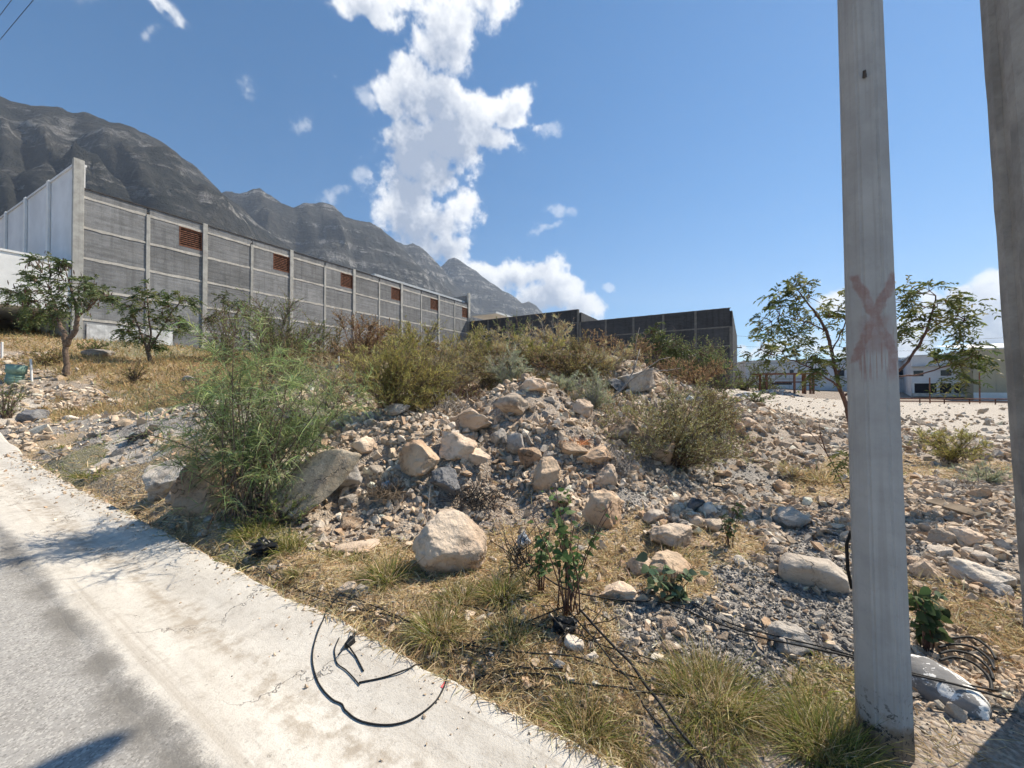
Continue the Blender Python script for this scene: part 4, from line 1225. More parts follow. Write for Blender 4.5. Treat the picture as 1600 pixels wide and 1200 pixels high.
# loose stones one can pick out: individuals that share a few meshes
def sample_ground(n, rng, ymin, ymax, power, xw=1.62, bmin=1.75):
    """world-space scatter, thinner with distance"""
    k = rng.uniform(size=n)
    e = 1-power
    y = (ymin**e + k*(ymax**e-ymin**e))**(1/e)
    x = rng.uniform(-xw, xw, n)*y
    a, b = ab(x, y)
    keep = b > bmin
    return x[keep], y[keep]
protos = []
for i in range(12):
    v, f = rock_arrays(500+i*3, 3, 10, .10, .72, i % 3 == 0)
    v *= np.array([.5, random.uniform(.36, .5), random.uniform(.24, .4)])
    me = tri_mesh('rock', v, f, None, False); protos.append(me)
rg = np.random.default_rng(21)
x, y = sample_ground(60000, rg, 2.3, 14, 1.7)
zw = zones(x, y)
wgt = zw[:, 0]*1.0 + zw[:, 4]*.22 + zw[:, 1]*.10 + zw[:, 3]*.08
keep = rg.uniform(size=len(x)) < wgt
x, y = x[keep], y[keep]
sel = []
for i in range(len(x)):
    if len(sel) >= 270: break
    d = y[i]
    if all((x[i]-x[j])**2+(y[i]-y[j])**2 > (.055*d)**2 for j in sel): sel.append(i)
zs = height(x, y)
loose = []
for n_, i in enumerate(sel):
    me = protos[n_ % 12]
    o = bpy.data.objects.new('rock', me); COL.objects.link(o)
    mt = (RP, RP, RT, RW, RG, RP)[rg.integers(6)]
    if not me.materials: me.materials.append(mt)
    o.material_slots[0].link = 'OBJECT'; o.material_slots[0].material = mt
    s = float(np.clip(rg.lognormal(-1.95, .40)*(y[i]/5.0)**.35, .07, .30))
    o.scale = (s, s, s)
    o.rotation_euler = (rg.normal(0, .35), rg.normal(0, .35), rg.uniform(0, 6.28))
    o.location = (x[i], y[i], zs[i]-s*.0)
    loose.append((o, mt))
def bearing(p):
    d = CM.T @ (np.array(p)-np.array([0, 0, CAM_H])); return 800+600*d[0]/-d[2], 600-600*d[1]/-d[2]
ORD = ['nearest', 'second nearest', 'third nearest', 'fourth nearest', 'fifth nearest', 'sixth nearest', 'seventh nearest', 'eighth nearest', 'ninth nearest', 'tenth nearest', 'eleventh nearest', 'twelfth nearest', 'thirteenth nearest', 'fourteenth nearest', 'fifteenth nearest', 'sixteenth nearest', 'seventeenth nearest', 'eighteenth nearest', 'nineteenth nearest', 'twentieth nearest'] + [f'{q}-nearest' for q in ('twenty-first', 'twenty-second', 'twenty-third', 'twenty-fourth', 'twenty-fifth', 'twenty-sixth', 'twenty-seventh', 'twenty-eighth', 'twenty-ninth', 'thirtieth', 'thirty-first', 'thirty-second', 'thirty-third', 'thirty-fourth', 'thirty-fifth', 'thirty-sixth', 'thirty-seventh', 'thirty-eighth', 'thirty-ninth', 'fortieth')]
HUE = {RP: 'pale', RT: 'tan', RW: 'whitish', RG: 'grey'}
byl = {}
for o, mt in loose:
    u, v = bearing(o.location)
    d, L = min((math.hypot(u-a, v-c), l) for a, c, l in LANDMARKS)
    byl.setdefault((L, HUE[mt]), []).append((d, o))
for (L, hue), q in byl.items():
    for i, (d, o) in enumerate(sorted(q, key=lambda e: e[0])):
        short = ' '.join(L.split()[:10])
        while short.split()[-1] in ('the', 'of', 'in', 'at', 'on', 'and', 'a', 'with', 'by', 'near', 'below', 'beside', 'under', 'behind', 'left', 'right', 'his', 'its', 'over', 'up', 'before', 'lying', 'above', 'concrete', 'black', 'dry', 'two', 'feathery', 'octagonal', 'big', 'olive', 'leafy', 'brown', 'touching', 'charcoal-speckled', 'tangled', 'loose', 'orange'):
            short = ' '.join(short.split()[:-1])
        tag(o, f"loose {hue} rock {ORD[i] if i < 40 else 'farther off,'} to {short}".replace("farther off, to", "strewn well away from"), 'rock', 'loose rocks strewn over the rubble')

# small rubble and gravel: past counting
def hulls(n, seed, pts=10):
    out = []
    rg = np.random.default_rng(seed)
    for _ in range(n):
        bm = bmesh.new()
        q = rg.normal(size=(pts, 3)); q /= np.linalg.norm(q, axis=1, keepdims=True)
        q *= np.array([1, rg.uniform(.6, .95), rg.uniform(.4, .75)])
        for c in q: bm.verts.new(c)
        bmesh.ops.convex_hull(bm, input=bm.verts[:])
        bmesh.ops.triangulate(bm, faces=bm.faces[:])
        bm.verts.ensure_lookup_table(); bm.verts.index_update()
        out.append((np.array([v.co[:] for v in bm.verts]), np.array([[v.index for v in f.verts] for f in bm.faces]))); bm.free()
    return out
HULL = hulls(16, 3)
def scatter_mesh(name, x, y, s, cols, rng, label, zf=None):
    z = (zf or height)(x, y)
    V = []; F = []; C = []; base = 0
    kind = rng.integers(len(HULL), size=len(x))
    for k, (hv, hf) in enumerate(HULL):
        ix = np.nonzero(kind == k)[0]
        if not len(ix): continue
        q = rng.normal(size=(len(ix), 4)); q[:, 0] += 1.6; q[:, 3] *= 2; q /= np.linalg.norm(q, axis=1, keepdims=True)
        w, i, j, l = q.T
        Rm = np.stack([1-2*(j*j+l*l), 2*(i*j-l*w), 2*(i*l+j*w), 2*(i*j+l*w), 1-2*(i*i+l*l), 2*(j*l-i*w), 2*(i*l-j*w), 2*(j*l+i*w), 1-2*(i*i+j*j)], 1).reshape(-1, 3, 3)
        vv = np.einsum('nij,vj->nvi', Rm, hv)*s[ix][:, None, None]
        vv += np.stack([x[ix], y[ix], z[ix]+s[ix]*.22], 1)[:, None]
        V.append(vv.reshape(-1, 3))
        F.append((hf[None]+(np.arange(len(ix))*len(hv))[:, None, None]+base).reshape(-1, 3))
        C.append(np.repeat(cols[ix], len(hv), 0)); base += len(ix)*len(hv)
    me = tri_mesh(name, np.concatenate(V), np.concatenate(F), np.concatenate(C), False)
    return tag(link_mesh(name, me, M['rubble']), label, None, None, 'stuff')
def palette(n, rng, cols, ws, jit=.14):
    c = np.array(cols)[rng.choice(len(cols), n, p=np.array(ws)/sum(ws))]
    return np.clip(c*(1+rng.normal(0, jit, (n, 1))), .03, .85)
PALE = [(.70,.55,.40),(.62,.47,.33),(.78,.665,.53),(.52,.41,.30),(.39,.345,.295),(.56,.385,.25)]
rg = np.random.default_rng(31)
x, y = sample_ground(120000, rg, 1.9, 16, 1.75); zw = zones(x, y)
patch = np.clip(2.1*(fbm2(x*1.5, y*1.5, 4, 91)*.8+.5)-.15, .06, 1.25)
keep = rg.uniform(size=len(x)) < (zw[:, 0]*.95 + zw[:, 4]*.30 + zw[:, 2]*.035 + zw[:, 1]*np.where((y > 4.4) & (x > 0), .25, .07) + zw[:, 3]*.2)*patch
x, y = x[keep], y[keep]
s = np.clip(rg.lognormal(-3.6, .68, len(x))*(y/4.0)**.45*np.where(y > 4.3, 1.22, 1.0), .008, np.minimum(.17, .019*y))
scatter_mesh('rubble', x, y, s, palette(len(x), rg, PALE, (4, 3, 2, 2, 1.6, 1.5)), rg, 'loose pale limestone rubble covering the mound')
print('rubble', len(x))
x, y = sample_ground(130000, rg, 1.75, 9, 2.0, 1.5); zw = zones(x, y)
keep = rg.uniform(size=len(x)) < (zw[:, 1]*.9 + zw[:, 0]*.12 + zw[:, 4]*.1 + zw[:, 2]*.02)
x, y = x[keep], y[keep]
s = np.clip(rg.lognormal(-4.75, .5, len(x))*(y/3.0)**.6, .004, .05)
scatter_mesh('gravel', x, y, s, palette(len(x), rg, [(.215,.205,.195),(.32,.30,.28),(.155,.15,.142),(.44,.40,.35),(.54,.47,.39)], (4, 3, 3, 1.4, 1)), rg, 'grey crushed gravel beside the pole')
print('gravel', len(x))
x, y = sample_ground(60000, rg, 9, 60, 1.6, 1.4); zw = zones(x, y)
a_, b_ = ab(x, y)
keep = (rg.uniform(size=len(x)) < zw[:, 0]*.7 + zw[:, 3]*.06 + zw[:, 1]*.25 + zw[:, 4]*.12) & (b_ < 50) & (a_ < 39)
x, y = x[keep], y[keep]
s = np.clip(rg.lognormal(-2.95, .5, len(x))*(y/12.0)**.5, .02, .3)
scatter_mesh('far_stones', x, y, s, palette(len(x), rg, PALE, (4, 3, 3, 1, 1, 1)), rg, 'pale stones littering the farther open ground')
print('far', len(x))
# grit and crumbs washed onto the concrete
aa = rg.uniform(-2.5, 14, 1900); bb = 1.69-rg.exponential(.13, len(aa)); k_ = bb > .72
aa, bb = aa[k_], bb[k_]; x, y = from_ab(aa, bb)
s = np.clip(rg.lognormal(-5.2, .55, len(x)), .0025, .02)*np.clip(y/2.6, 1, 3)
scatter_mesh('grit', x, y, s, palette(len(x), rg, PALE, (3, 3, 2, 3, 2, 2)), rg, 'grit and crumbs of stone on the edge of the concrete', surf)
# heap of scrap and rubble under the open shed, and beside the hedge
for (u, vb, Y, w, hh, n, cols, lab) in ((1230, 618, 44, 3.2, .8, 500, [(.5,.48,.45),(.2,.19,.2),(.7,.7,.7)], 'heap of white and grey rubble beneath the open shed'),
                                  (1178, 616, 34, 1.0, .5, 120, [(.8,.8,.8),(.6,.6,.6),(.3,.3,.3)], 'small heap of white debris by the hedge')):
    g = at(u, vb, Y); r = np.sqrt(rg.uniform(size=n)); th = rg.uniform(0, 6.28, n)
    x = g[0]+w*r*np.cos(th); y = g[1]+.8*r*np.sin(th)+1.2
    z0 = height(x, y) + hh*(1-r)*rg.uniform(.3, 1, n)
    V = []; F = []; C = []
    for i in range(n):
        hv, hf = HULL[i % 16]; sc = rg.uniform(.06, .22)
        V.append(hv*sc+np.array([x[i], y[i], z0[i]])); base = 0 if i == 0 else base; F.append(hf+base); base += len(hv)
        C.append(np.repeat(np.array([cols[rg.integers(3)]]), len(hv), 0))
    me = tri_mesh('rubble_heap', np.concatenate(V), np.concatenate(F), np.concatenate(C))
    tag(link_mesh('rubble_heap', me, M['rubble']), lab, None, None, 'stuff')
# ------------------------------------------------------------------ vegetation
def unit(v): return v/np.maximum(np.linalg.norm(v, axis=-1, keepdims=True), 1e-9)
def ribbons(P, D, L, Wd, col, droop, rng, segs=2, shape='blade'):
    """thin leaves: P base, D direction, L length, Wd width -> verts, tris, colours"""
    n = len(P); D = unit(D)
    side = unit(np.cross(D, rng.normal(size=(n, 3))))
    V = np.empty((n, 2*segs+1, 3)); k = 0
    prof = {'blade': [1, .8, .55, .3], 'leaf': [.35, 1, .8, .5], 'round': [.5, 1.0, .9, .6]}[shape]
    for s in range(segs):
        tt = s/segs
        c = P + D*(L*tt)[:, None]; c[:, 2] -= droop*L*tt*tt
        w = (Wd*prof[s]*.5)[:, None]*side
        V[:, k] = c-w; V[:, k+1] = c+w; k += 2
    c = P + D*L[:, None]; c[:, 2] -= droop*L; V[:, k] = c
    T = []
    for s in range(segs-1):
        a = 2*s; T += [(a, a+1, a+3), (a, a+3, a+2)]
    a = 2*(segs-1); T.append((a, a+1, a+2))
    T = np.array(T)
    F = (T[None]+(np.arange(n)*(2*segs+1))[:, None, None]).reshape(-1, 3)
    return V.reshape(-1, 3), F, np.repeat(col, 2*segs+1, 0)
def tubes(PL, RD):
    """PL (n, k, 3) polylines with radii RD (n, k) -> three-sided twigs"""
    n, k, _ = PL.shape
    d = unit(np.gradient(PL, axis=1))
    ref = np.array([.37, .21, .9]); s = unit(np.cross(d, ref)); t = np.cross(d, s)
    V = np.empty((n, k, 3, 3))
    for j in range(3):
        a = 2*math.pi*j/3; V[:, :, j] = PL + (s*math.cos(a)+t*math.sin(a))*RD[..., None]
    T = []
    for i in range(k-1):
        for j in range(3):
            a, b_, c, e = i*3+j, i*3+(j+1) % 3, (i+1)*3+(j+1) % 3, (i+1)*3+j
            T += [(a, b_, c), (a, c, e)]
    T = np.array(T)
    return V.reshape(-1, 3), (T[None]+(np.arange(n)*k*3)[:, None, None]).reshape(-1, 3)
def cols_from(n, rng, cols, jit=.18):
    c = np.array(cols)[rng.integers(len(cols), size=n)]
    return np.clip(c*(1+rng.normal(0, jit, (n, 1)))*(1+rng.normal(0, .05, (n, 3))), .005, .8)
def bez(P0, P1, P2, t):
    t = t[..., None]; return P0*(1-t)**2+P1*2*t*(1-t)+P2*t*t

PALS = {
 'feather': [(.115,.165,.06),(.085,.13,.055),(.15,.19,.075),(.19,.215,.10),(.10,.14,.075)],
 'broom':   [(.17,.165,.05),(.21,.19,.06),(.125,.13,.045),(.24,.20,.08),(.10,.105,.04)],
 'olive':   [(.11,.105,.045),(.145,.125,.05),(.085,.085,.04),(.18,.14,.065),(.12,.125,.05)],
 'green':   [(.07,.10,.035),(.095,.125,.045),(.055,.075,.03),(.125,.145,.055)],
 'tan':     [(.27,.20,.11),(.33,.24,.13),(.21,.155,.09),(.20,.17,.085)],
 'blue':    [(.155,.185,.125),(.19,.215,.15),(.13,.155,.10),(.22,.22,.15)],
 'brown':   [(.15,.105,.06),(.19,.13,.08),(.11,.085,.05),(.14,.12,.055)],
 'flower':  [(.12,.13,.05),(.15,.145,.06),(.10,.105,.045),(.19,.17,.08),(.30,.27,.17)],
}
PALS = {k_: [tuple(min(.6, c*f_) for c, f_ in zip(q, (2.45, 2.3, 2.2))) for q in v_] for k_, v_ in PALS.items()}
def bush_mesh(seed, rx, ry, h, kind, stems, twigs, leaves, ll, lw, droop=.15, up=.5, base_r=.1, wood=.006, lean=(0, 0), clump=.35, tips=None):
    rg = np.random.default_rng(seed)
    th = rg.uniform(0, 2*math.pi, stems); rad = np.sqrt(rg.uniform(.0, 1, stems))
    tip = np.stack([rx*rad*np.cos(th), ry*rad*np.sin(th), h*np.sqrt(np.maximum(.12, 1-.72*rad**2))*rg.uniform(.72, 1.06, stems)], 1)
    low = rg.uniform(size=stems) < .34
    tip[:, 2] *= np.where(low, rg.uniform(.22, .6, stems), 1.0)
    tip[:, 0] += lean[0]; tip[:, 1] += lean[1]
    if tips is not None:
        tp = np.array(tips); tip = tp[rg.integers(len(tp), size=stems)]+rg.normal(size=(stems, 3))*np.array([.16, .30, .10])
        tip[:, 2] = np.maximum(tip[:, 2], .15)
    P0 = np.stack([rx*base_r*rg.normal(size=stems), ry*base_r*rg.normal(size=stems), np.full(stems, -.03)], 1)
    P1 = P0*.5+tip*np.array([.32, .32, .62])+rg.normal(size=(stems, 3))*np.array([rx, ry, h])*.10
    ts = np.linspace(0, 1, 6)
    PL = bez(P0[:, None], P1[:, None], tip[:, None], np.broadcast_to(ts, (stems, 6)))
    wv, wf = tubes(PL, np.broadcast_to(np.linspace(wood*1.5, wood*.35, 6), (stems, 6)))
    # twigs
    si = rg.integers(stems, size=twigs); t = rg.beta(1.7, 1.1, twigs)*.93+.07
    A = bez(P0[si], P1[si], tip[si], t)
    sd = unit(2*(1-t)[:, None]*(P1[si]-P0[si])+2*t[:, None]*(tip[si]-P1[si]))
    D = unit(sd*.7+unit(rg.normal(size=(twigs, 3)))*.85+np.array([0, 0, up*.6]))
    tl = h*rg.uniform(.10, .30, twigs)
    B = A+D*tl[:, None]; mid = (A+B)/2+rg.normal(size=(twigs, 3))*tl[:, None]*.06
    tv, tf = tubes(np.stack([A, mid, B], 1), np.broadcast_to(np.array([wood*.5, wood*.35, wood*.2]), (twigs, 3)))
    # leaves gathered on the twigs, denser towards their tips; a share of twigs stays bare
    wt = rg.uniform(.05, 1, twigs)**(1+clump*3); wt /= wt.sum()
    li = rg.choice(twigs, leaves, p=wt); lt = rg.uniform(.1, 1.0, leaves)
    LP = A[li]+(B[li]-A[li])*lt[:, None]
    LD = unit(D[li]*.55+unit(rg.normal(size=(leaves, 3)))*.8+np.array([0, 0, up]))
    shade = np.random.default_rng(seed+1).normal(0, .16, twigs)[li]
    col = cols_from(leaves, rg, PALS[kind], .14)*(1+shade[:, None])
    lv, lf, lc = ribbons(LP, LD, ll*rg.uniform(.6, 1.35, leaves), lw*rg.uniform(.7, 1.3, leaves), np.clip(col, .01, .6), droop, rg, 2, 'leaf' if ll/lw < 6 else 'blade')
    ww = np.concatenate([wv, tv]); wfaces = np.concatenate([wf, tf+len(wv)])
    return ww, wfaces, lv, lf, lc
BARK = {'feather': M['bark'], 'broom': M['bark'], 'olive': M['bark'], 'green': M['bark'], 'tan': M['dead'], 'blue': M['dead'], 'brown': M['bark_red'], 'flower': M['bark']}
def bush(name, u, vb, wpx, hpx, kind, label, seed, dens=1.0, Y=None, cat='shrub', **kw):
    P = hit(u, vb) if Y is None else np.array([*at(u, vb, Y)[:2], 0.0])
    if Y is not None: P[2] = height(P[0], P[1])[0]
    k = P[1]/600; rx = wpx*k/2*1.16; h = (at(u, vb-hpx, P[1])[2]-P[2]) if Y is not None else hpx*k
    pix = k*1.56                                   # metres per rendered pixel here
    lw = max(.006, pix*.62); ll = max(lw*2.4, .028)
    if kind in ('feather', 'broom', 'blue', 'tan'): lw = max(.004, pix*.42); ll = max(lw*9, .09)
    area = (wpx/1.56)*(hpx/1.56)
    n = int(min(34000, max(900, area*dens*(2.1 if ll/lw < 6 else 1.15))))
    kw.setdefault('up', .5)
    ww, wf, lv, lf, lc = bush_mesh(seed, rx, rx*kw.pop('dep', .75), h, kind, kw.pop('stems', 26), kw.pop('twigs', int(min(2600, 90+n/11))), n,
                                   kw.pop('ll', ll), kw.pop('lw', lw), wood=kw.pop('wood', max(.005, pix*.35)), **kw)
    o = empty(name, tuple(P)); tag(o, label, cat)
    link_mesh('branches', tri_mesh('branches', ww, wf, None, True), BARK[kind], o)
    link_mesh('foliage', tri_mesh('foliage', lv, lf, lc, False), M['leaf'], o)
    return o
# the feathery shrub over the shaded boulders
_fb = hit(388, 806)
bush('feathery_shrub', 388, 806, 285, 262, 'feather', 'tall feathery green shrub drooping over the shaded boulders', 5, .27, stems=50, twigs=620, ll=.22, lw=.0062, tips=[(at(402+(u-410)*1.06, v+26, _fb[1]+.25)-_fb) for u, v in ((300,618),(312,650),(318,585),(330,690),(345,555),(365,600),(388,525),(402,565),(425,515),(445,580),(470,540),(505,580),(530,605),(515,640),(475,625),(430,640),(395,660),(360,655),(535,575),(355,520),(440,545),(285,655))],
     droop=.5, up=.22, base_r=.14, wood=.007, dep=.7, clump=.45, lean=(.12, .1))
BUSHES = [
 # row behind the feathery shrub, in front of the grey warehouse
 (352,560,80,95,'green','thin green bush right of the second tree, against the grey warehouse',dict(Y=24,dens=.55)),
 (430,590,150,118,'green','dark green thorny bush rising behind the feathery shrub',dict(Y=14,dens=1.0)),
 (500,585,120,82,'olive','olive bush under the third warehouse bay',dict(Y=16,dens=1.0)),
 (565,590,130,85,'brown','brownish bush in the middle of the back row',dict(Y=15,dens=1.0)),
 (618,575,95,72,'broom','bright yellow-green bush at the right end of the back row',dict(Y=17,dens=1.2)),
 (600,540,50,45,'olive','sparse grey bush poking up before the warehouse wall',dict(Y=22,dens=.6)),
 (675,570,90,55,'brown','low reddish bush left of the mound top',dict(Y=15,dens=.9)),
 (330,612,90,40,'green','low green weed clump left of the feathery shrub',dict(Y=11,dens=.8)),
 (520,640,110,80,'tan','tan dry shrub between feathery shrub and olive bush',dict(dens=.7)),
 # on the mound
 (615,655,120,98,'broom','rounded olive-yellow shrub on the left shoulder of the mound',dict(dens=1.5,stems=40)),
 (672,648,95,90,'olive','dull olive shrub next to the rounded olive-yellow shrub',dict(dens=1.2)),
 (705,618,100,75,'tan','tan and olive shrub behind the pale broad boulder',dict(Y=9.5,dens=1.0)),
 (735,560,80,60,'broom','yellowish broom on the left slope of the mound top',dict(Y=12.5,dens=1.2)),
 (785,560,90,66,'tan','golden dry shrub left of the mound summit',dict(Y=12,dens=1.3)),
 (770,612,110,70,'olive','olive shrub in the centre of the mound',dict(Y=9.5,dens=1.2)),
 (797,618,50,62,'blue','blue-grey wiry shrub in the centre of the mound',dict(Y=8.4,dens=1.4)),
 (815,530,64,60,'green','green bush on the skyline left of the mound summit',dict(Y=16,dens=1.0)),
 (860,540,74,58,'tan','golden dry bush crowning the mound summit',dict(Y=13.5,dens=1.2)),
 (840,588,90,52,'broom','yellow-green shrub under the mound summit',dict(Y=10.5,dens=1.2)),
 (895,612,90,66,'olive','olive shrub above the scree slope',dict(Y=9,dens=1.3)),
 (925,640,46,52,'blue','blue-grey wiry shrub at the crest above the tan boulders',dict(Y=7.6,dens=1.3)),
 (882,626,46,40,'blue','pale wiry shrub just above the scree slope',dict(Y=8.0,dens=1.2)),
 (930,560,70,62,'brown','brown bush against the step in the dark wall',dict(Y=16,dens=1.1)),
 (905,556,50,50,'olive','olive bush below the corner of the taller dark wall',dict(Y=14.5,dens=1.0)),
 (1052,722,205,118,'flower','big dense olive shrub dotted with pale flowers on the right slope',dict(dens=2.6,stems=90,dep=.9)),
 (1110,680,90,80,'olive','olive shrub merging behind the big flowering shrub',dict(Y=7.8,dens=1.4)),
 (985,570,80,46,'brown','russet bush left of the pale rubble heap',dict(Y=12.5,dens=1.0)),
 (1085,618,120,60,'brown','russet-olive bush right of the pale rubble heap',dict(Y=11,dens=1.2)),
 (1120,600,60,66,'green','green bush at the foot of the dark wall end',dict(Y=24,dens=1.2)),
 (1030,585,110,70,'green','green thorn bush in front of the lower dark wall',dict(Y=20,dens=1.1)),
 (1075,590,90,58,'green','second green thorn bush further right along the lower dark wall',dict(Y=22,dens=1.1)),
 (655,600,120,80,'broom','yellow-green shrub filling the dip between back row and mound',dict(Y=11,dens=1.2)),
 (560,620,110,70,'brown','russet shrub behind the rounded olive-yellow shrub',dict(Y=9.5,dens=1.1)),
 (740,585,90,60,'broom','bright broom behind the centre of the mound',dict(Y=11.2,dens=1.2)),
 (470,600,110,60,'olive','olive weeds behind the right side of the feathery shrub',dict(Y=11,dens=1.0)),
 (865,600,80,50,'brown','russet dry shrub just below the summit rubble',dict(Y=9.8,dens=1.1)),
 (950,600,70,56,'tan','tan grassy shrub left of the dead branch',dict(Y=9.6,dens=1.1)),
 # right
 (1492,726,116,52,'broom','dry olive bush on the open ground right of the pole',dict(dens=1.0)),
 (1535,758,66,34,'blue','small grey-green bush below the dry olive bush',dict(dens=1.1)),
 (1180,634,70,22,'green','low green weeds at the hedge foot past the dark wall',dict(Y=21,dens=1.1)),
 (1165,606,60,34,'green','dark green hedge tree past the dark wall end',dict(Y=55,dens=1.2)),
 (1192,606,48,40,'green','taller hedge tree left of the rusty shed',dict(Y=52,dens=1.2)),
 # left
 (72,575,70,34,'olive','grey-green low bush behind the forked tree trunk',dict(Y=19,dens=.9)),
 (150,556,50,26,'green','low green bush between the two left trees',dict(Y=24,dens=.9)),
 (10,628,44,34,'green','low green weed at the left edge below the green pipe',dict(Y=12.5,dens=1.0)),
 (210,590,40,22,'olive','small grey weed in the golden grass',dict(Y=17,dens=.9)),
 (1240,750,60,22,'tan','low tan weed on the ravine rim',dict(dens=.8)),
 (440,818,120,50,'green','low dark weeds under the feathery shrub',dict(dens=.7)),
]
for k, (u, vb, w, h, kind, lab, kw) in enumerate(BUSHES):
    if 560 < u < 970 and vb < 660: w, h = (w*1.3, h*1.15) if vb > 575 else (w*1.25, h*.70)
    bush('shrub', u, vb, w, h, kind, lab, 300+k*5, **kw)

# ---- trees with compound leaves
def fronds(P, D, L, rng, cols, leaflet, pairs=7, droop=.5, wid=.35):
    """bipinnate leaves: a drooping stalk with leaflets either side"""
    n = len(P); D = unit(D); s = unit(np.cross(D, np.array([0, 0, 1.0])+rng.normal(size=(n, 3))*.25))
    LP = []; LD = []; LC = []
    base = cols_from(n, rng, cols, .15)
    for j in range(pairs):
        t = (j+1)/pairs
        c = P+D*(L*t)[:, None]; c[:, 2] -= droop*L*t*t
        dd = D.copy(); dd[:, 2] -= droop*2*t
        for sg in (-1, 1):
            LP.append(c); LD.append(unit(unit(dd)*.55+s*sg*.8+rng.normal(size=(n, 3))*.18)); LC.append(base)
    LP = np.concatenate(LP); LD = np.concatenate(LD); LC = np.concatenate(LC)
    m_ = len(LP)
    return ribbons(LP, LD, leaflet*rng.uniform(.7, 1.25, m_), leaflet*wid*rng.uniform(.8, 1.2, m_), LC, .15, rng, 2, 'leaf')
def tree(name, label, limbs, clumps, Y0, leafcols, leaflet, flen, seed, per=14, bark=M['bark'], pods=0, base_r=.05, podcol=(.10,.05,.045)):
    """limbs: polylines of (u, v, dY, radius m); clumps: (u, v, dY, radius px)"""
    rg = np.random.default_rng(seed)
    base = np.array([*at(limbs[0][0][0], limbs[0][0][1], Y0)[:2], 0.0]); base[2] = height(base[0], base[1])[0]
    o = empty(name, tuple(base)); tag(o, label, 'tree')
    ends = []
    for li, lb in enumerate(limbs):
        pts = [at(u, v, Y0+d)-base for u, v, d, r in lb]
        if li == 0: pts[0] = np.array([0, 0, -.12])
        rad = [r for *_, r in lb]
        P = np.array(pts); tt = np.linspace(0, len(P)-1, (len(P)-1)*4+1); 
        sm = np.stack([np.interp(tt, range(len(P)), P[:, k]) for k in range(3)], 1)
        for _ in range(2): sm[1:-1] = (sm[:-2]+2*sm[1:-1]+sm[2:])/4
        sm[1:-1] += rg.normal(size=(len(sm)-2, 3))*.004*Y0/5
        rr_ = np.interp(tt, range(len(P)), rad)
        MB().tube([tuple(q) for q in sm], list(rr_), 8 if li == 0 else 6).build('trunk' if li == 0 else 'limb', bark, o, True)
        ends += [q for q in sm[len(sm)//3:]]
    ends = np.array(ends)
    TA = []; TB = []; FP = []; FD = []
    for (u, v, d, rp) in clumps:
        c = at(u, v, Y0+d)-base; rr_ = rp*(Y0+d)/600
        near = ends[np.argmin(((ends-c)**2).sum(1))]
        TA.append(near); TB.append(c)
        for _ in range(max(3, per//4)):
            q = c+rg.normal(size=3)*rr_*.5; TA.append(c*.7+near*.3); TB.append(q)
            nf = 4
            dd = unit(unit(q-near+rg.normal(size=3)*.05)*.6+unit(rg.normal(size=(nf, 3)))*.75+np.array([0, 0, .15]))
            FP += [q]*nf; FD += list(dd)
    TA = np.array(TA); TB = np.array(TB); mid = (TA+TB)/2; mid[:, 2] += .04*np.linalg.norm(TB-TA, axis=1)
    tw = max(.003, Y0/600*.55)
    tv, tf = tubes(np.stack([TA, mid, TB], 1), np.broadcast_to(np.array([tw*1.5, tw, tw*.6]), (len(TA), 3)))
    tag(link_mesh('twigs', tri_mesh('twigs', tv, tf, None, True), bark, o), kind='stuff')
    FP = np.array(FP); FD = np.array(FD)
    lv, lf, lc = fronds(FP, FD, flen*rg.uniform(.6, 1.3, len(FP)), rg, leafcols, leaflet)
    link_mesh('crown', tri_mesh('crown', lv, lf, lc, False), M['leaf'], o)
    if pods:
        ix = rg.integers(len(TB), size=pods); L = leaflet*rg.uniform(1.2, 2.2, pods)
        pv, pf, pc = ribbons(TB[ix]+rg.normal(size=(pods, 3))*flen*.4, np.tile([0, 0, -1.0], (pods, 1))+rg.normal(size=(pods, 3))*.15, L, L*.2,
                             cols_from(pods, rg, [podcol, (.14, .08, .06)], .2), 0.0, rg, 2, 'leaf')
        tag(link_mesh('seed_pods', tri_mesh('seed_pods', pv, pf, pc), M['leaf'], o), kind='stuff')
    return o
LG = [(.15,.18,.055),(.11,.14,.045),(.20,.22,.07),(.26,.255,.095)]
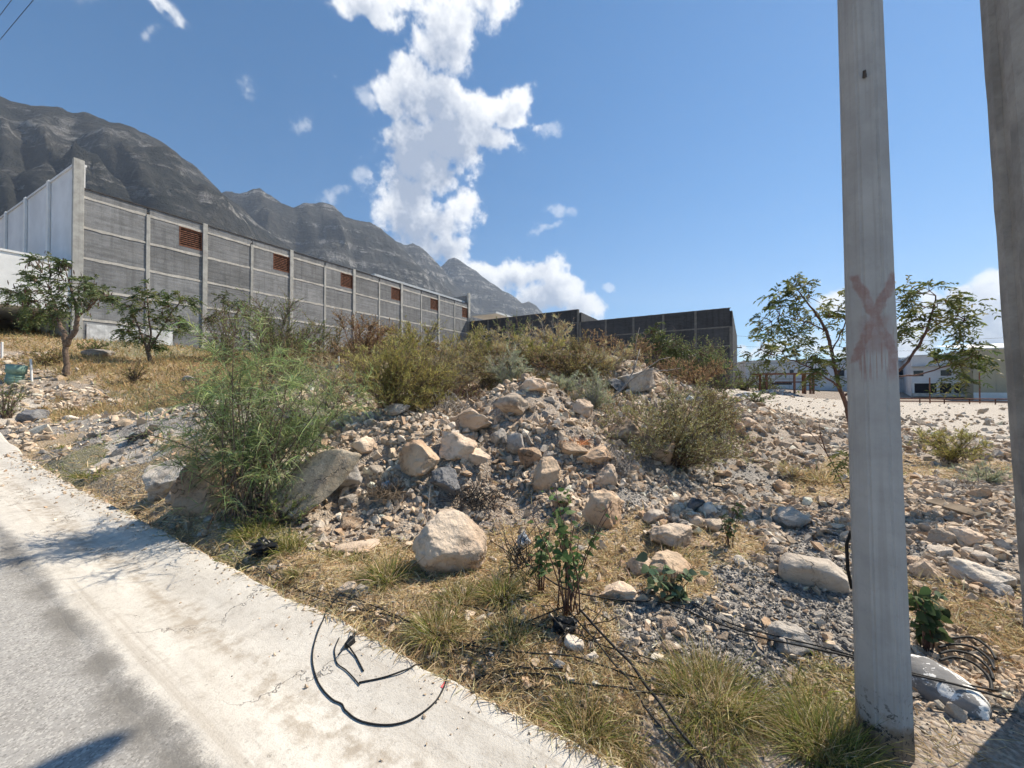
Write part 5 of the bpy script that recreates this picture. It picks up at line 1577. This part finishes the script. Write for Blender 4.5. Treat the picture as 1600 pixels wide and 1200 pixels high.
# slim tree just behind the octagonal pole
YN = float(hit(1332, 784)[1])
tree('slim_tree', 'slim young tree with airy leaves behind the octagonal pole',
 [[(1332,784,0,.030),(1331,720,0,.027),(1329,665,0,.026),(1322,628,0,.025),(1310,602,0,.023)],
  [(1310,602,0,.022),(1302,562,.02,.019),(1296,532,.05,.021),(1289,512,.08,.017),(1272,486,.12,.012),(1248,455,.15,.007)],
  [(1318,618,0,.018),(1352,606,-.05,.018),(1398,588,-.1,.017),(1424,558,-.12,.016),(1446,520,-.15,.014),(1458,486,-.18,.010),(1462,462,-.2,.006)],
  [(1398,588,-.1,.012),(1440,586,-.15,.010),(1478,572,-.2,.008),(1510,562,-.25,.006),(1532,548,-.28,.004)],
  [(1310,604,0,.012),(1288,588,-.1,.010),(1266,574,-.15,.008),(1236,562,-.2,.006),(1196,550,-.25,.004)],
  [(1292,518,.08,.010),(1264,503,.1,.007),(1238,498,.12,.005),(1218,492,.15,.004)],
  [(1300,548,.03,.010),(1318,512,.06,.007),(1332,476,.08,.005)],
  [(1446,520,-.15,.009),(1470,502,-.2,.007),(1496,492,-.25,.004)]],
 [(u, v, d, 15) for u, v, d in [(1232,452,.15),(1252,444,.2),(1222,464,.1),(1243,468,.15),(1210,480,.1),(1266,462,.2),(1214,506,.1),(1233,511,.15),(1252,520,.1),
  (1201,507,.1),(1185,546,-.25),(1203,553,-.2),(1222,546,-.2),(1243,552,-.15),(1266,557,-.15),(1290,578,-.1),(1311,574,0),(1300,490,.1),(1321,500,.1),(1281,494,.1),
  (1326,545,0),(1272,582,-.1),(1250,490,.1),(1330,470,.1),
  (1432,458,-.2),(1448,452,-.2),(1442,480,-.15),(1466,474,-.2),(1482,470,-.25),(1500,481,-.25),(1491,500,-.2),(1511,504,-.25),(1462,510,-.15),(1440,514,-.15),(1428,498,-.1),
  (1480,556,-.2),(1500,566,-.25),(1521,544,-.28),(1530,562,-.3),(1500,540,-.2),(1462,560,-.15),(1490,584,-.2),(1350,500,0),(1370,460,0),(1400,470,-.1),(1410,520,-.1),(1320,720,0)]],
 YN, LG, .052, .17, 41, per=16, bark=M['bark_red'])
# forked tree at the left
tree('forked_tree', 'forked tree with brown seed pods before the white canopy wall',
 [[(104,588,0,.12),(104,570,0,.105),(103,550,0,.10),(102,538,0,.095)],
  [(102,538,0,.10),(101,520,0,.09),(96,514,.1,.085),(91,500,.2,.07),(88,480,.3,.05),(80,460,.3,.03)],
  [(103,540,0,.11),(112,524,0,.10),(120,512,0,.09),(122,496,0,.08),(118,475,.1,.05),(110,450,.1,.03)],
  [(121,496,0,.06),(135,484,0,.045),(150,470,0,.03),(168,462,0,.02)]],
 [(u, v, d, r) for u, v, d, r in [(60,412,.3,14),(78,420,0,16),(45,432,.4,14),(35,452,.4,14),(18,462,.5,12),(55,450,.2,16),(75,445,.0,16),(95,432,.0,14),(110,440,.1,14),(125,448,0,14),
  (140,458,-.2,14),(160,458,-.2,12),(172,464,-.2,8),(70,470,.2,16),(50,475,.4,14),(90,465,0,16),(110,468,0,14),(60,490,.4,14),(80,492,.2,14),(130,470,0,12),(45,495,.4,10),(100,412,0,8)]],
 17.0, [(.14,.18,.07),(.10,.14,.055),(.18,.215,.09)], .13, .42, 43, per=26, bark=M['bark'], pods=240)
tree('bushy_tree', 'bushy small tree standing in golden grass before the grey warehouse',
 [[(238,572,0,.12),(234,560,0,.10),(230,548,0,.09)],
  [(230,548,0,.07),(222,525,0,.05),(212,500,.2,.04),(205,478,.3,.03)], [(231,550,0,.07),(236,525,0,.05),(232,495,0,.04),(230,465,0,.03)],
  [(232,550,0,.06),(250,520,0,.045),(265,490,-.2,.035),(282,470,-.2,.025)]],
 [(u, v, d, r) for u, v, d, r in [(230,455,0,16),(212,465,.2,16),(245,465,0,16),(200,480,.3,14),(225,480,0,16),(262,475,-.1,14),(282,465,-.2,12),(296,470,-.3,9),(205,505,.3,14),(240,500,0,14),(215,530,.2,14),(230,525,0,14),(195,520,.3,10),(265,500,-.1,10),(285,508,-.3,8),(245,540,0,10)]],
 22.0, [(.13,.17,.06),(.095,.135,.045),(.19,.21,.075)], .14, .42, 47, per=34, pods=60)
tree('small_tree', 'small thin-crowned tree between the bushy tree and the thorny bush',
 [[(366,545,0,.07),(364,525,0,.06),(362,505,0,.05)], [(362,505,0,.04),(352,485,0,.03),(345,470,0,.02)], [(363,508,0,.04),(372,485,0,.03),(380,470,0,.02)]],
 [(u, v, d, r) for u, v, d, r in [(352,466,0,10),(340,492,0,10),(330,500,0,8),(372,485,0,12),(385,480,0,10),(360,478,0,10)]],
 26.0, [(.085,.11,.045),(.12,.13,.06)], .13, .40, 49, per=24)
tree('thorn_tree', 'green feathery thorn tree on the skyline in front of the lower dark wall',
 [[(1030,590,0,.08),(1028,570,0,.07),(1026,555,0,.06)], [(1026,555,0,.05),(1015,535,0,.035),(1005,520,0,.02)], [(1027,556,0,.05),(1040,540,0,.035),(1052,530,0,.02)]],
 [(u, v, d, r) for u, v, d, r in [(1020,518,0,12),(1005,530,0,12),(1035,535,0,14),(1055,540,-.3,14),(1070,552,-.3,14),(1025,550,0,14),(1085,565,-.4,14),(1045,560,0,14),(1100,575,-.4,12),(1110,560,-.4,10)]],
 19.0, [(.085,.115,.04),(.11,.13,.05),(.07,.09,.035)], .12, .34, 53, per=30)

# ---- broad-leaved weeds near the concrete
def weed(name, u, vb, wpx, hpx, seed, label, stems, nleaf, leaf, cols, woody=.004, round_=False, lean=.0):
    P = hit(u, vb); k = P[1]/600; rx, h = wpx*k/2, hpx*k; rg = np.random.default_rng(seed)
    o = empty(name, tuple(P)); tag(o, label, 'plant')
    th = rg.uniform(0, 6.28, stems); tip = np.stack([rx*np.cos(th)*rg.uniform(.2, 1, stems)+lean, rx*.7*np.sin(th)*rg.uniform(.2, 1, stems), h*rg.uniform(.6, 1.05, stems)], 1)
    P0 = np.stack([rg.normal(size=stems)*rx*.12, rg.normal(size=stems)*rx*.1, np.full(stems, -.02)], 1)
    P1 = P0+(tip-P0)*np.array([.25, .25, .6])+rg.normal(size=(stems, 3))*.03
    for i in range(stems):
        MB().tube([tuple(bez(P0[i], P1[i], tip[i], np.array(t_))) for t_ in np.linspace(0, 1, 7)], list(np.linspace(woody, woody*.4, 7)), 5).build('stem', M['bark_red'], o, True)
    si = rg.integers(stems, size=nleaf); t = rg.uniform(.3, 1, nleaf)
    LP = bez(P0[si], P1[si], tip[si], t)+rg.normal(size=(nleaf, 3))*rx*.10
    LD = unit(rg.normal(size=(nleaf, 3))*np.array([1, 1, .35])+np.array([0, 0, .1]))
    L = leaf*rg.uniform(.6, 1.2, nleaf)
    V, F, C = ribbons(LP, LD, L, L*(.85 if round_ else .5), cols_from(nleaf, rg, cols, .2), .35, rg, 4, 'round' if round_ else 'leaf')
    link_mesh('leaves', tri_mesh('leaves', V, F, C), M['leaf'], o)
    return o
BR = [(.085,.15,.05),(.065,.115,.04),(.13,.19,.07)]
weed('leafy_weed', 885, 960, 150, 185, 61, 'tall leafy weed with bare red stems amid black wires', 14, 150, .075, BR, .006)
weed('leafy_weed', 845, 930, 70, 110, 62, 'smaller leafy weed left of the tall weed', 8, 60, .07, BR, .005)
weed('round_leaved_vine', 1050, 940, 120, 55, 63, 'low round-leaved vine creeping at the gravel edge', 10, 60, .075, [(.16,.22,.13),(.12,.17,.09),(.20,.25,.16)], .004, True)
weed('green_sapling', 1138, 865, 56, 75, 64, 'small dark-leaved sapling by the stone row', 8, 70, .06, [(.07,.10,.04),(.10,.13,.06)], .004)
weed('round_leaved_weed', 1448, 1010, 50, 95, 65, 'bushy round-leaved weed against the right side of the octagonal pole', 14, 150, .055, [(.075,.12,.045),(.11,.16,.07),(.06,.09,.035)], .004, True)
weed('leafy_sprig', 880, 800, 60, 40, 66, 'fresh green sprig at the foot of the tall tan boulder', 6, 40, .06, [(.12,.20,.05),(.09,.15,.04)], .004)

# ---- grass
GR = [(.24,.27,.065),(.16,.18,.055),(.29,.27,.09),(.38,.31,.13)]
ST = [(.58,.455,.255),(.62,.50,.30),(.45,.335,.18),(.40,.28,.145),(.66,.56,.37)]
def tuft_mesh(rx, h, n, rng, green, wid):
    th = rng.uniform(0, 6.28, n); r = np.sqrt(rng.uniform(size=n))
    P = np.stack([rx*.45*r*np.cos(th), rx*.4*r*np.sin(th), np.full(n, -.01)], 1)
    D = unit(np.stack([np.cos(th)*r*rng.uniform(.3, 1.5, n), np.sin(th)*r*rng.uniform(.3, 1.4, n), np.full(n, .85)], 1)+rng.normal(size=(n, 3))*.38)
    g = rng.uniform(size=n) < green
    col = np.where(g[:, None], cols_from(n, rng, GR, .2), cols_from(n, rng, ST, .2))
    L = h*rng.uniform(.5, 1.25, n)*np.where(g, 1.0, .85)
    return ribbons(P, D, L, np.full(n, wid)*rng.uniform(.7, 1.3, n), col, rng.uniform(.1, 1.0, n), rng, 3, 'blade')
TUFTS = [
 (1112,1088,200,118,.55,'large green and straw grass tuft in the gravel left of the pole'),
 (918,1138,130,110,.5,'grass tuft spilling over the corner of the concrete strip'),
 (1290,1168,170,125,.75,'dense green grass tuft at the foot of the octagonal pole'),
 (684,985,100,76,.55,'grass tuft at the concrete edge below the big boulder'),
 (716,938,90,62,.45,'grass tuft in front of the big rounded boulder'),
 (606,905,70,78,.6,'yellow-green grass tuft left of the big rounded boulder'),
 (452,856,80,54,.8,'green grass tuft near the shaded boulders'),
 (465,895,44,34,.6,'small grass tuft beside the black plastic scrap'),
 (519,868,34,24,.7,'tiny green tuft on bare earth'),
 (556,874,44,32,.6,'small tuft right of the tiny green tuft'),
 (800,996,86,66,.5,'grass tuft among cables right of the concrete loop'),
 (1110,1150,150,60,.6,'flattened green tuft crossed by cables'),
 (1058,872,80,46,.25,'straw tuft behind the olive-beige boulder'),
 (150,742,84,24,.9,'low green grass patch beside the concrete far left'),
 (902,700,54,30,.0,'orange dry tuft on the mound'),
 (1292,752,100,46,.1,'straw tuft at the foot of the slim tree'),
 (1500,972,90,50,.05,'flattened straw between the two poles'),
 (1306,858,44,24,.05,'little straw tuft in the gravel left of the pole'),
 (958,868,70,30,.1,'straw tuft below the large tan boulder'),
 (1180,1130,90,50,.4,'mixed tuft between the large tuft and the pole foot'),
 (785,935,60,90,.6,'tall thin grass left of the leafy weed'),
 (1480,752,60,26,.1,'golden tuft under the dry olive bush'),
 (985,1165,80,56,.35,'straw tuft at the tip of the concrete strip'),
 (400,832,90,42,.9,'green grass under the right side of the shaded boulders'),
 (110,698,50,14,.5,'thin grass strip on the pale ground at left'),
 (1250,1080,90,44,.3,'sparse straw tuft left of the octagonal pole'),
]
rg = np.random.default_rng(77)
for u, vb, w, h, g, lab in TUFTS:
    P = hit(u, vb); k = P[1]/600
    n = int(np.clip(w*h/9, 180, 1700))
    V, F, C = tuft_mesh(w*k/2*1.35, h*k*.80, n, rg, g, max(.0035, k*1.1))
    if 'orange' in lab: C = C*np.array([1.0, .62, .5])
    o = link_mesh('grass_tuft', tri_mesh('grass_tuft', V, F, C), M['grass']); o.location = tuple(P)
    tag(o, lab, 'grass tuft', 'grass tufts')
def lawn(name, n, ymin, ymax, power, fn, hgt, wid, cols, label, lie=.9):
    rg = np.random.default_rng(len(name)*7+n % 97)
    x, y = sample_ground(n, rg, ymin, ymax, power, 1.55, 1.60)
    zw = zones(x, y); p = fn(zw, x, y)
    keep = rg.uniform(size=len(x)) < p; x, y = x[keep], y[keep]
    P = np.stack([x, y, surf(x, y)+.004], 1); m_ = len(x)
    D = unit(rg.normal(size=(m_, 3))*np.array([1, 1, .25])*lie+np.array([0, 0, 1-.45*lie]))
    D[:, 2] = np.abs(D[:, 2])
    sc = (y/ymin)**.5
    V, F, C = ribbons(P, D, hgt*rg.uniform(.5, 1.4, m_)*sc, wid*rg.uniform(.7, 1.3, m_)*sc**1.4, cols_from(m_, rg, cols, .2), .25, rg, 2)
    print(name, m_)
    tag(link_mesh(name, tri_mesh(name, V, F, C), M['grass']), label, None, None, 'stuff')
cl = lambda x, y: np.clip(.25+1.1*(fbm2(x*2.2, y*2.2, 3, 55)*.5+.5), 0, 1)
lawn('dry_grass', 150000, 1.62, 9, 1.9, lambda z, x, y: (z[:, 2]*.95+z[:, 4]*.10+z[:, 5]*.35+z[:, 1]*.012)*cl(x, y), .085, .0042, ST, 'flattened dry straw along the concrete edge', 1.0)
lawn('green_grass', 50000, 1.62, 12, 1.7, lambda z, x, y: (z[:, 5]*.8+z[:, 2]*.07)*cl(x+5, y), .07, .0045, GR, 'short green grass among the straw', .7)
lawn('golden_grass', 170000, 11, 45, 1.6, lambda z, x, y: (z[:, 2]*1.0+z[:, 5]*.45)*(x < -2)*cl(x*.3, y*.3), .30, .022, [(.46,.335,.17),(.54,.40,.21),(.39,.28,.14),(.32,.29,.14)], 'golden dry grass below the grey warehouse', .55)

lawn('mound_scrub', 90000, 7.5, 17, 1.3, lambda z, x, y: np.clip(.9-z[:, 0]*.95, .04, 1)*(x/y > -.36)*(x/y < .33)*cl(x*.6, y*.6), .20, .011,
     [(.30,.23,.11),(.24,.21,.09),(.36,.27,.14),(.19,.17,.075),(.27,.17,.09)], 'low dry scrub covering the back of the mound', .5)

# ---- dead wood and tangles
def twig_tangle(name, u, vb, wpx, hpx, n, mat, label, seed, rad=.003, cat='brushwood', up=.4, L0=.45):
    P = hit(u, vb); k = P[1]/600; rx, h = wpx*k/2, hpx*k; rg = np.random.default_rng(seed)
    A = np.stack([rg.normal(size=n)*rx*.4, rg.normal(size=n)*rx*.3, rg.uniform(0, .25, n)*h], 1)
    D = unit(rg.normal(size=(n, 3))+np.array([0, 0, up])); L = rx*L0*2*rg.uniform(.4, 1.2, n)
    B = A+D*L[:, None]; B[:, 2] = np.clip(B[:, 2], .0, h); Mi_ = (A+B)/2+rg.normal(size=(n, 3))*L[:, None]*.15; Mi_[:, 2] = np.maximum(Mi_[:, 2], .005)
    v, f = tubes(np.stack([A, (A+Mi_)/2, Mi_, (B+Mi_)/2, B], 1), np.broadcast_to(np.array([rad*1.3, rad*1.2, rad, rad*.8, rad*.5]), (n, 5)))
    o = link_mesh(name, tri_mesh(name, v, f, None, True), mat); o.location = tuple(P)
    return tag(o, label, cat)
twig_tangle('twig_tangle', 745, 792, 90, 60, 170, M['dark_twig'], 'black tangled burnt twigs beside the charcoal-speckled stone', 5, .0035)
twig_tangle('brushwood_pile', 965, 735, 80, 40, 160, M['dead'], 'grey brushwood pile on the slope below the crest boulders', 6, .004)
twig_tangle('dry_clump', 612, 776, 80, 44, 260, M['old_wood'], 'brown dry clump of stems between pale rocks', 7, .003)
twig_tangle('dry_twigs', 1520, 772, 90, 16, 60, M['dead'], 'grey dry twigs under the small grey-green bush', 8, .005)
twig_tangle('bare_bush', 700, 652, 70, 40, 120, M['dead'], 'bare grey bush below the tan and olive shrub', 9, .006, 'shrub', .8)
twig_tangle('bare_bush', 738, 628, 60, 60, 70, M['bark_red'], 'bare red-brown bush beside the blue-grey wiry shrub', 10, .006, 'shrub', 1.2)
twig_tangle('bare_bush', 455, 565, 90, 60, 110, M['dead'], 'bare pale branches above the dark green thorny bush', 12, .012, 'shrub', 1.2)
db = hit(955, 642); do = empty('dead_branch', tuple(db)); tag(do, 'bleached dead branch forking over the right rubble heap', 'branch')
Yd = db[1]+.4
for ln, r0 in (([(925,648),(950,628),(972,608),(990,580),(1000,545)], .022), ([(972,608),(990,590),(1015,582),(1040,578)], .014), ([(985,595),(1010,576),(1030,562),(1048,558)], .012),
           ([(1015,578),(1040,579),(1066,575)], .009), ([(990,580),(994,535),(999,512)], .009), ([(950,628),(940,600),(935,585)], .009)):
    MB().tube([tuple(at(u, v, Yd)-db) for u, v in ln], list(np.linspace(r0, r0*.4, len(ln))), 6).build('limb', M['dead'], do, True)
tw = hit(1210, 742); to = empty('bare_sapling', tuple(hit(1322, 770))); tag(to, 'bare thin sapling leaning left of the slim tree', 'plant')
bp = Vector(to.location)
for ln in ([(1322,768),(1306,735),(1290,705),(1268,678),(1248,655)], [(1290,705),(1282,680),(1280,660)], [(1268,678),(1255,672),(1244,668)]):
    MB().tube([tuple(Vector(at(u, v, bp.y))-bp) for u, v in ln], list(np.linspace(.009, .003, len(ln))), 5).build('stem', M['bark_red'], to, True)
# ------------------------------------------------------------------ cables and small things
def smooth_path(P, n=8):
    P = [Vector(p) for p in P]; out = []
    for i in range(len(P)-1):
        p0, p1, p2, p3 = P[max(i-1, 0)], P[i], P[i+1], P[min(i+2, len(P)-1)]
        for k in range(n):
            t = k/n
            out.append(.5*((2*p1)+(p2-p0)*t+(2*p0-5*p1+4*p2-p3)*t*t+(3*p1-p0-3*p2+p3)*t**3))
    out.append(P[-1]); return out
def ground_pt(u, v, lift=.006):
    P = atz(u, v, 0.0); a, b = ab(P[0], P[1])
    if b < 1.66: return on_street(u, v, lift)
    q = hit(u, v); return Vector((q[0], q[1], q[2]+lift))
def cable(uv, rad, label, lift=.006, name='cable', parent=None, mat=None):
    pts = []
    for q in uv:
        p = ground_pt(q[0], q[1], lift+(q[2] if len(q) > 2 else 0)); pts.append(p)
    sm = smooth_path(pts)
    for p in sm:
        a, b = ab(p.x, p.y)
        g = float(zgut(np.array([[a]]), np.array([[b]]))[0, 0]) if b < 1.66 else height(p.x, p.y)[0]
        lo = g + (rad*.9 if b < 1.64 else rad+.02)
        if p.z < lo: p.z = lo
    o = MB().tube([tuple(p) for p in sm], rad*1.0, 6).build(name, mat or M['cable'], parent, True)
    if label: tag(o, label, 'cable')
    return o
cable([(640,905,.02),(600,905,.01),(556,915),(530,935),(516,955),(505,970),(493,1000),(488,1030),(494,1060),(505,1080),(520,1095),(534,1102),(540,1112),(560,1127),(590,1134),(620,1133),(650,1122),(680,1098),(696,1070),(702,1045),(703,1018),(700,1000)],
      .0042, 'black cable looped in a wide arc on the concrete strip')
cable([(880,962,.05),(800,990,.03),(760,1005,.02),(720,1020),(680,1032),(640,1046),(600,1060),(561,1068)], .0045, 'straight black cable running from the weeds onto the concrete')
cable([(530,998),(524,1012),(523,1022),(527,1038),(540,1048),(552,1060),(562,1072)], .0032, 'short bent wire inside the cable loop')
cable([(400,892,.01),(470,928),(540,952,.01),(600,965,.01),(640,978,.02),(700,1005,.02),(760,1020,.02),(830,1030,.03),(900,1035,.02),(980,1062,.02),(1060,1085,.03)], .0042, 'black cable lying along the broken edge of the concrete strip')
cable([(535,935),(580,950,.01),(630,972,.01),(690,1000,.01),(740,1022),(790,1042,.01),(840,1052,.01),(880,1050,.01)], .0035, 'thinner black cable beside the concrete edge')
cable([(866,1052,.01),(820,1050),(770,1058),(740,1074),(737,1083),(748,1087),(762,1082),(790,1065),(830,1058,.01),(880,1066,.02)], .0042, 'black cable doubled back in a narrow loop on the concrete')
cable([(905,972,.08),(935,1000,.06),(965,1030,.05),(985,1052,.05),(1008,1085,.05),(1030,1115,.05),(1060,1155,.04),(1100,1200,.03),(1140,1250,.02)], .0075, 'thick grey-black cable bundle running down to the lower edge')
cable([(890,970,.05),(930,1010,.03),(960,1050,.03),(985,1075,.03),(1010,1120,.03),(1050,1165,.03),(1100,1215,.02)], .0045, 'thin cable beside the thick bundle')
cable([(820,905,.12),(880,935,.07),(960,945,.03),(1040,950,.02),(1100,975,.02),(1180,1008,.05),(1250,1032,.08),(1330,1058,.11),(1385,1078,.12),(1440,1092,.12),(1500,1104,.10),(1580,1112,.06)], .0055, 'black cable passing in front of the octagonal pole')
cable([(1080,952,.02),(1140,985,.03),(1215,1012,.06),(1290,1040,.10),(1350,1062,.12),(1420,1084,.12),(1480,1092,.10),(1560,1096,.06)], .0045, 'second black cable twined across the octagonal pole')
cable([(700,945,.02),(780,965,.02),(840,985,.02),(900,1000,.03),(950,1020,.03),(1010,1035,.02),(1080,1060,.02)], .004, 'black wire threading the straw below the big boulder')
cable([(660,880,.02),(668,840,.25),(672,812,.4)], .0022, 'thin dry stalk leaning against the big boulder', name='dry_stalk', mat=M['dead'])['category'] = 'stalk'
cable([(862,1062,.01),(900,1075,.02),(960,1082,.02),(1020,1090,.02),(1080,1098,.02),(1160,1130,.02),(1240,1170,.02)], .004, 'black wire under the flattened green tuft')
twig_tangle('wire_tangle', 815, 905, 70, 130, 60, M['cable'], 'tangle of black wires hanging in the leafy weeds', 31, .0032, 'wire', .9, .8)
twig_tangle('wire_tangle', 905, 1000, 90, 34, 26, M['cable'], 'flat tangle of black wires below the leafy weed', 32, .003, 'wire', .1, .9)
for k in range(4):
    uv = [(1466+k*1, 1008+k*10), (1490, 1006+k*9), (1520, 1010+k*11), (1545, 1026+k*13), (1556-k*2, 1042+k*14)]
    cable(uv, .007, ['highest','second','third','lowest'][k]+' of four curved black cable rings over the white-splashed lump', lift=.05-.004*k, name='cable_ring')

# cable clamp on the concrete
c0_ = on_street(546, 1008, 0.0); d0 = (on_street(556, 992, 0)-on_street(534, 1014, 0)); ang = math.atan2(d0.y, d0.x)
cp = empty('cable_clamp', tuple(c0_), ang); tag(cp, 'black plastic cable clamp lying inside the cable loop', 'clamp')
mb = MB(); mb.v = [(-.035,-.014,0),(.03,-.024,0),(.036,.024,0),(-.035,.014,0),(-.032,-.012,.028),(.026,-.02,.042),(.03,.02,.042),(-.032,.012,.028)]
mb.f = [(0,3,2,1),(4,5,6,7),(0,1,5,4),(1,2,6,5),(2,3,7,6),(3,0,4,7)]
mb.build('body', M['black_plastic'], cp, bevel=.004)
MB().tube([(.02, .006, .02), (.05, .014, .024), (.066, .018, .03)], [.012, .010, .008], 8).build('lug', M['black_plastic'], cp, True)
MB().tube([(-.03, 0, .014), (-.07, -.004, .01), (-.10, -.006, .006)], .004, 6).build('tail', M['cable'], cp, True)
g1_ = on_street(568, 1050, .006)-c0_; g1_.rotate(Matrix.Rotation(-ang, 3, 'Z'))
MB().tube([(-.02, -.01, .012), tuple(g1_*.5+Vector((0, 0, .004))), tuple(g1_)], .0045, 6).build('tail', M['cable'], cp, True)

# crumpled black plastic scraps
def crumple(u, vb, w, h, seed, label, mat):
    P = ground_pt(u, vb, 0.0); k = P.y/600; v, f = ico(4); v = v.copy()
    v *= (1+.75*fbm(v*2.1+seed, 4, seed))[:, None]; v += .25*np.stack([vnoise(v*3+k_, seed+k_) for k_ in range(3)], 1)
    v *= np.array([w*k/2, w*k/2.4, h*k/2]); v[:, 2] -= v[:, 2].min()*.8
    o = link_mesh('plastic_scrap', tri_mesh('plastic_scrap', v, f, None, False), mat); o.location = P
    tag(o, label, 'litter')
crumple(411, 868, 38, 22, 3, 'crumpled black plastic scrap at the concrete edge under the shrub', M['black_plastic'])
crumple(882, 990, 38, 22, 5, 'crumpled black plastic scrap among cables below the weed', M['black_plastic'])
crumple(212, 806, 12, 7, 8, 'small dark scrap beside the shaded boulders', M['black_plastic'])
crumple(214, 688, 26, 10, 9, 'flat black scrap on the pale ground left of the shrub', M['black_plastic'])
crumple(605, 764, 16, 12, 11, 'pale blue plastic scrap in the brown dry clump', plain('blue_plastic', (.35, .45, .5), .5, .1, 5, .1))
crumple(818, 858, 18, 20, 12, 'grey metal scrap hanging in the wire tangle', M['galv'])

# white-splashed concrete lump between the poles
m, t, b = new_mat('splashed_concrete')
p = objc(t); n = t.noise(p, 11, 6, .7)
c = t.mix(t.ramp(t.noise(p, 4, 4), .3, .7), (.17, .17, .17), (.26, .25, .24))
c = t.mix(t.ramp(n, .50, .54), c, (.78, .77, .74)); t.link(c, b.inputs['Base Color'])
t.link(t.bump(n, .4, .02), b.inputs['Normal'])
P = hit(1512, 1112); k = P[1]/600
v, f = rock_arrays(1301, 5, 8, .05, .4)
v *= np.array([44*k, 60*k, 36*k]); o = link_mesh('concrete_lump', tri_mesh('concrete_lump', v, f, None, True), m)
o.location = (P[0]+.02, P[1]+.14, P[2]+.0)
tag(o, 'grey concrete lump splashed with white paint between the poles', 'concrete lump')

# plank
A = Vector(hit(1455, 792)); B = Vector(hit(1534, 815)); d = B-A
pk = MB().box(0, d.length, -.06, .06, 0, .028).build('plank', M['old_wood'], bevel=.004)
pk.location = A+Vector((0, 0, .05)); pk.rotation_euler = (R(20), -math.atan2(d.z, math.hypot(d.x, d.y)), math.atan2(d.y, d.x)); tag(pk, 'weathered plank lying on stones between the poles', 'plank')

# green pipe stub and white stakes at the left
P = hit(22, 598); gp = empty('pipe_stub', tuple(P)); gp.rotation_euler = (0, R(9), 0); tag(gp, 'green plastic pipe stub standing at the left edge', 'pipe')
r = 11*P[1]/600; hh = 28*P[1]/600
MB().tube([(0, 0, -.1), (0, 0, hh*.55)], r*.85, 20).build('pipe', M['green_plastic'], gp, True)
MB().tube([(0, 0, hh*.55), (0, 0, hh)], r, 20).build('collar', M['green_plastic'], gp, True)
for z in (.12, .24, .36): MB().tube([(0, 0, hh*z), (0, 0, hh*z+.03)], r*.93, 20).build('rib', M['green_plastic'], gp, True)
for u, vb, vt, ln, lab in ((50, 596, 560, -4, 'white marker stake between green pipe and forked tree'), (3, 562, 534, 0, 'white marker stake at the left picture edge'), (529, 574, 556, 0, 'tiny white stake among bushes under the warehouse')):
    P = hit(u, vb) if u != 529 else np.array(at(u, vb, 15)); k = P[1]/600; zt = (vb-vt)*k
    if u == 529: P[2] = min(P[2], height(P[0], P[1])[0])
    w = max(.03, 2.2*k)
    o = MB().box(-w/2, w/2, -w/2, w/2, -.15, zt).build('stake', M['white_paint'], bevel=w*.15); o.location = tuple(P); o.rotation_euler = (0, R(ln), 0)
    tag(o, lab, 'stake')
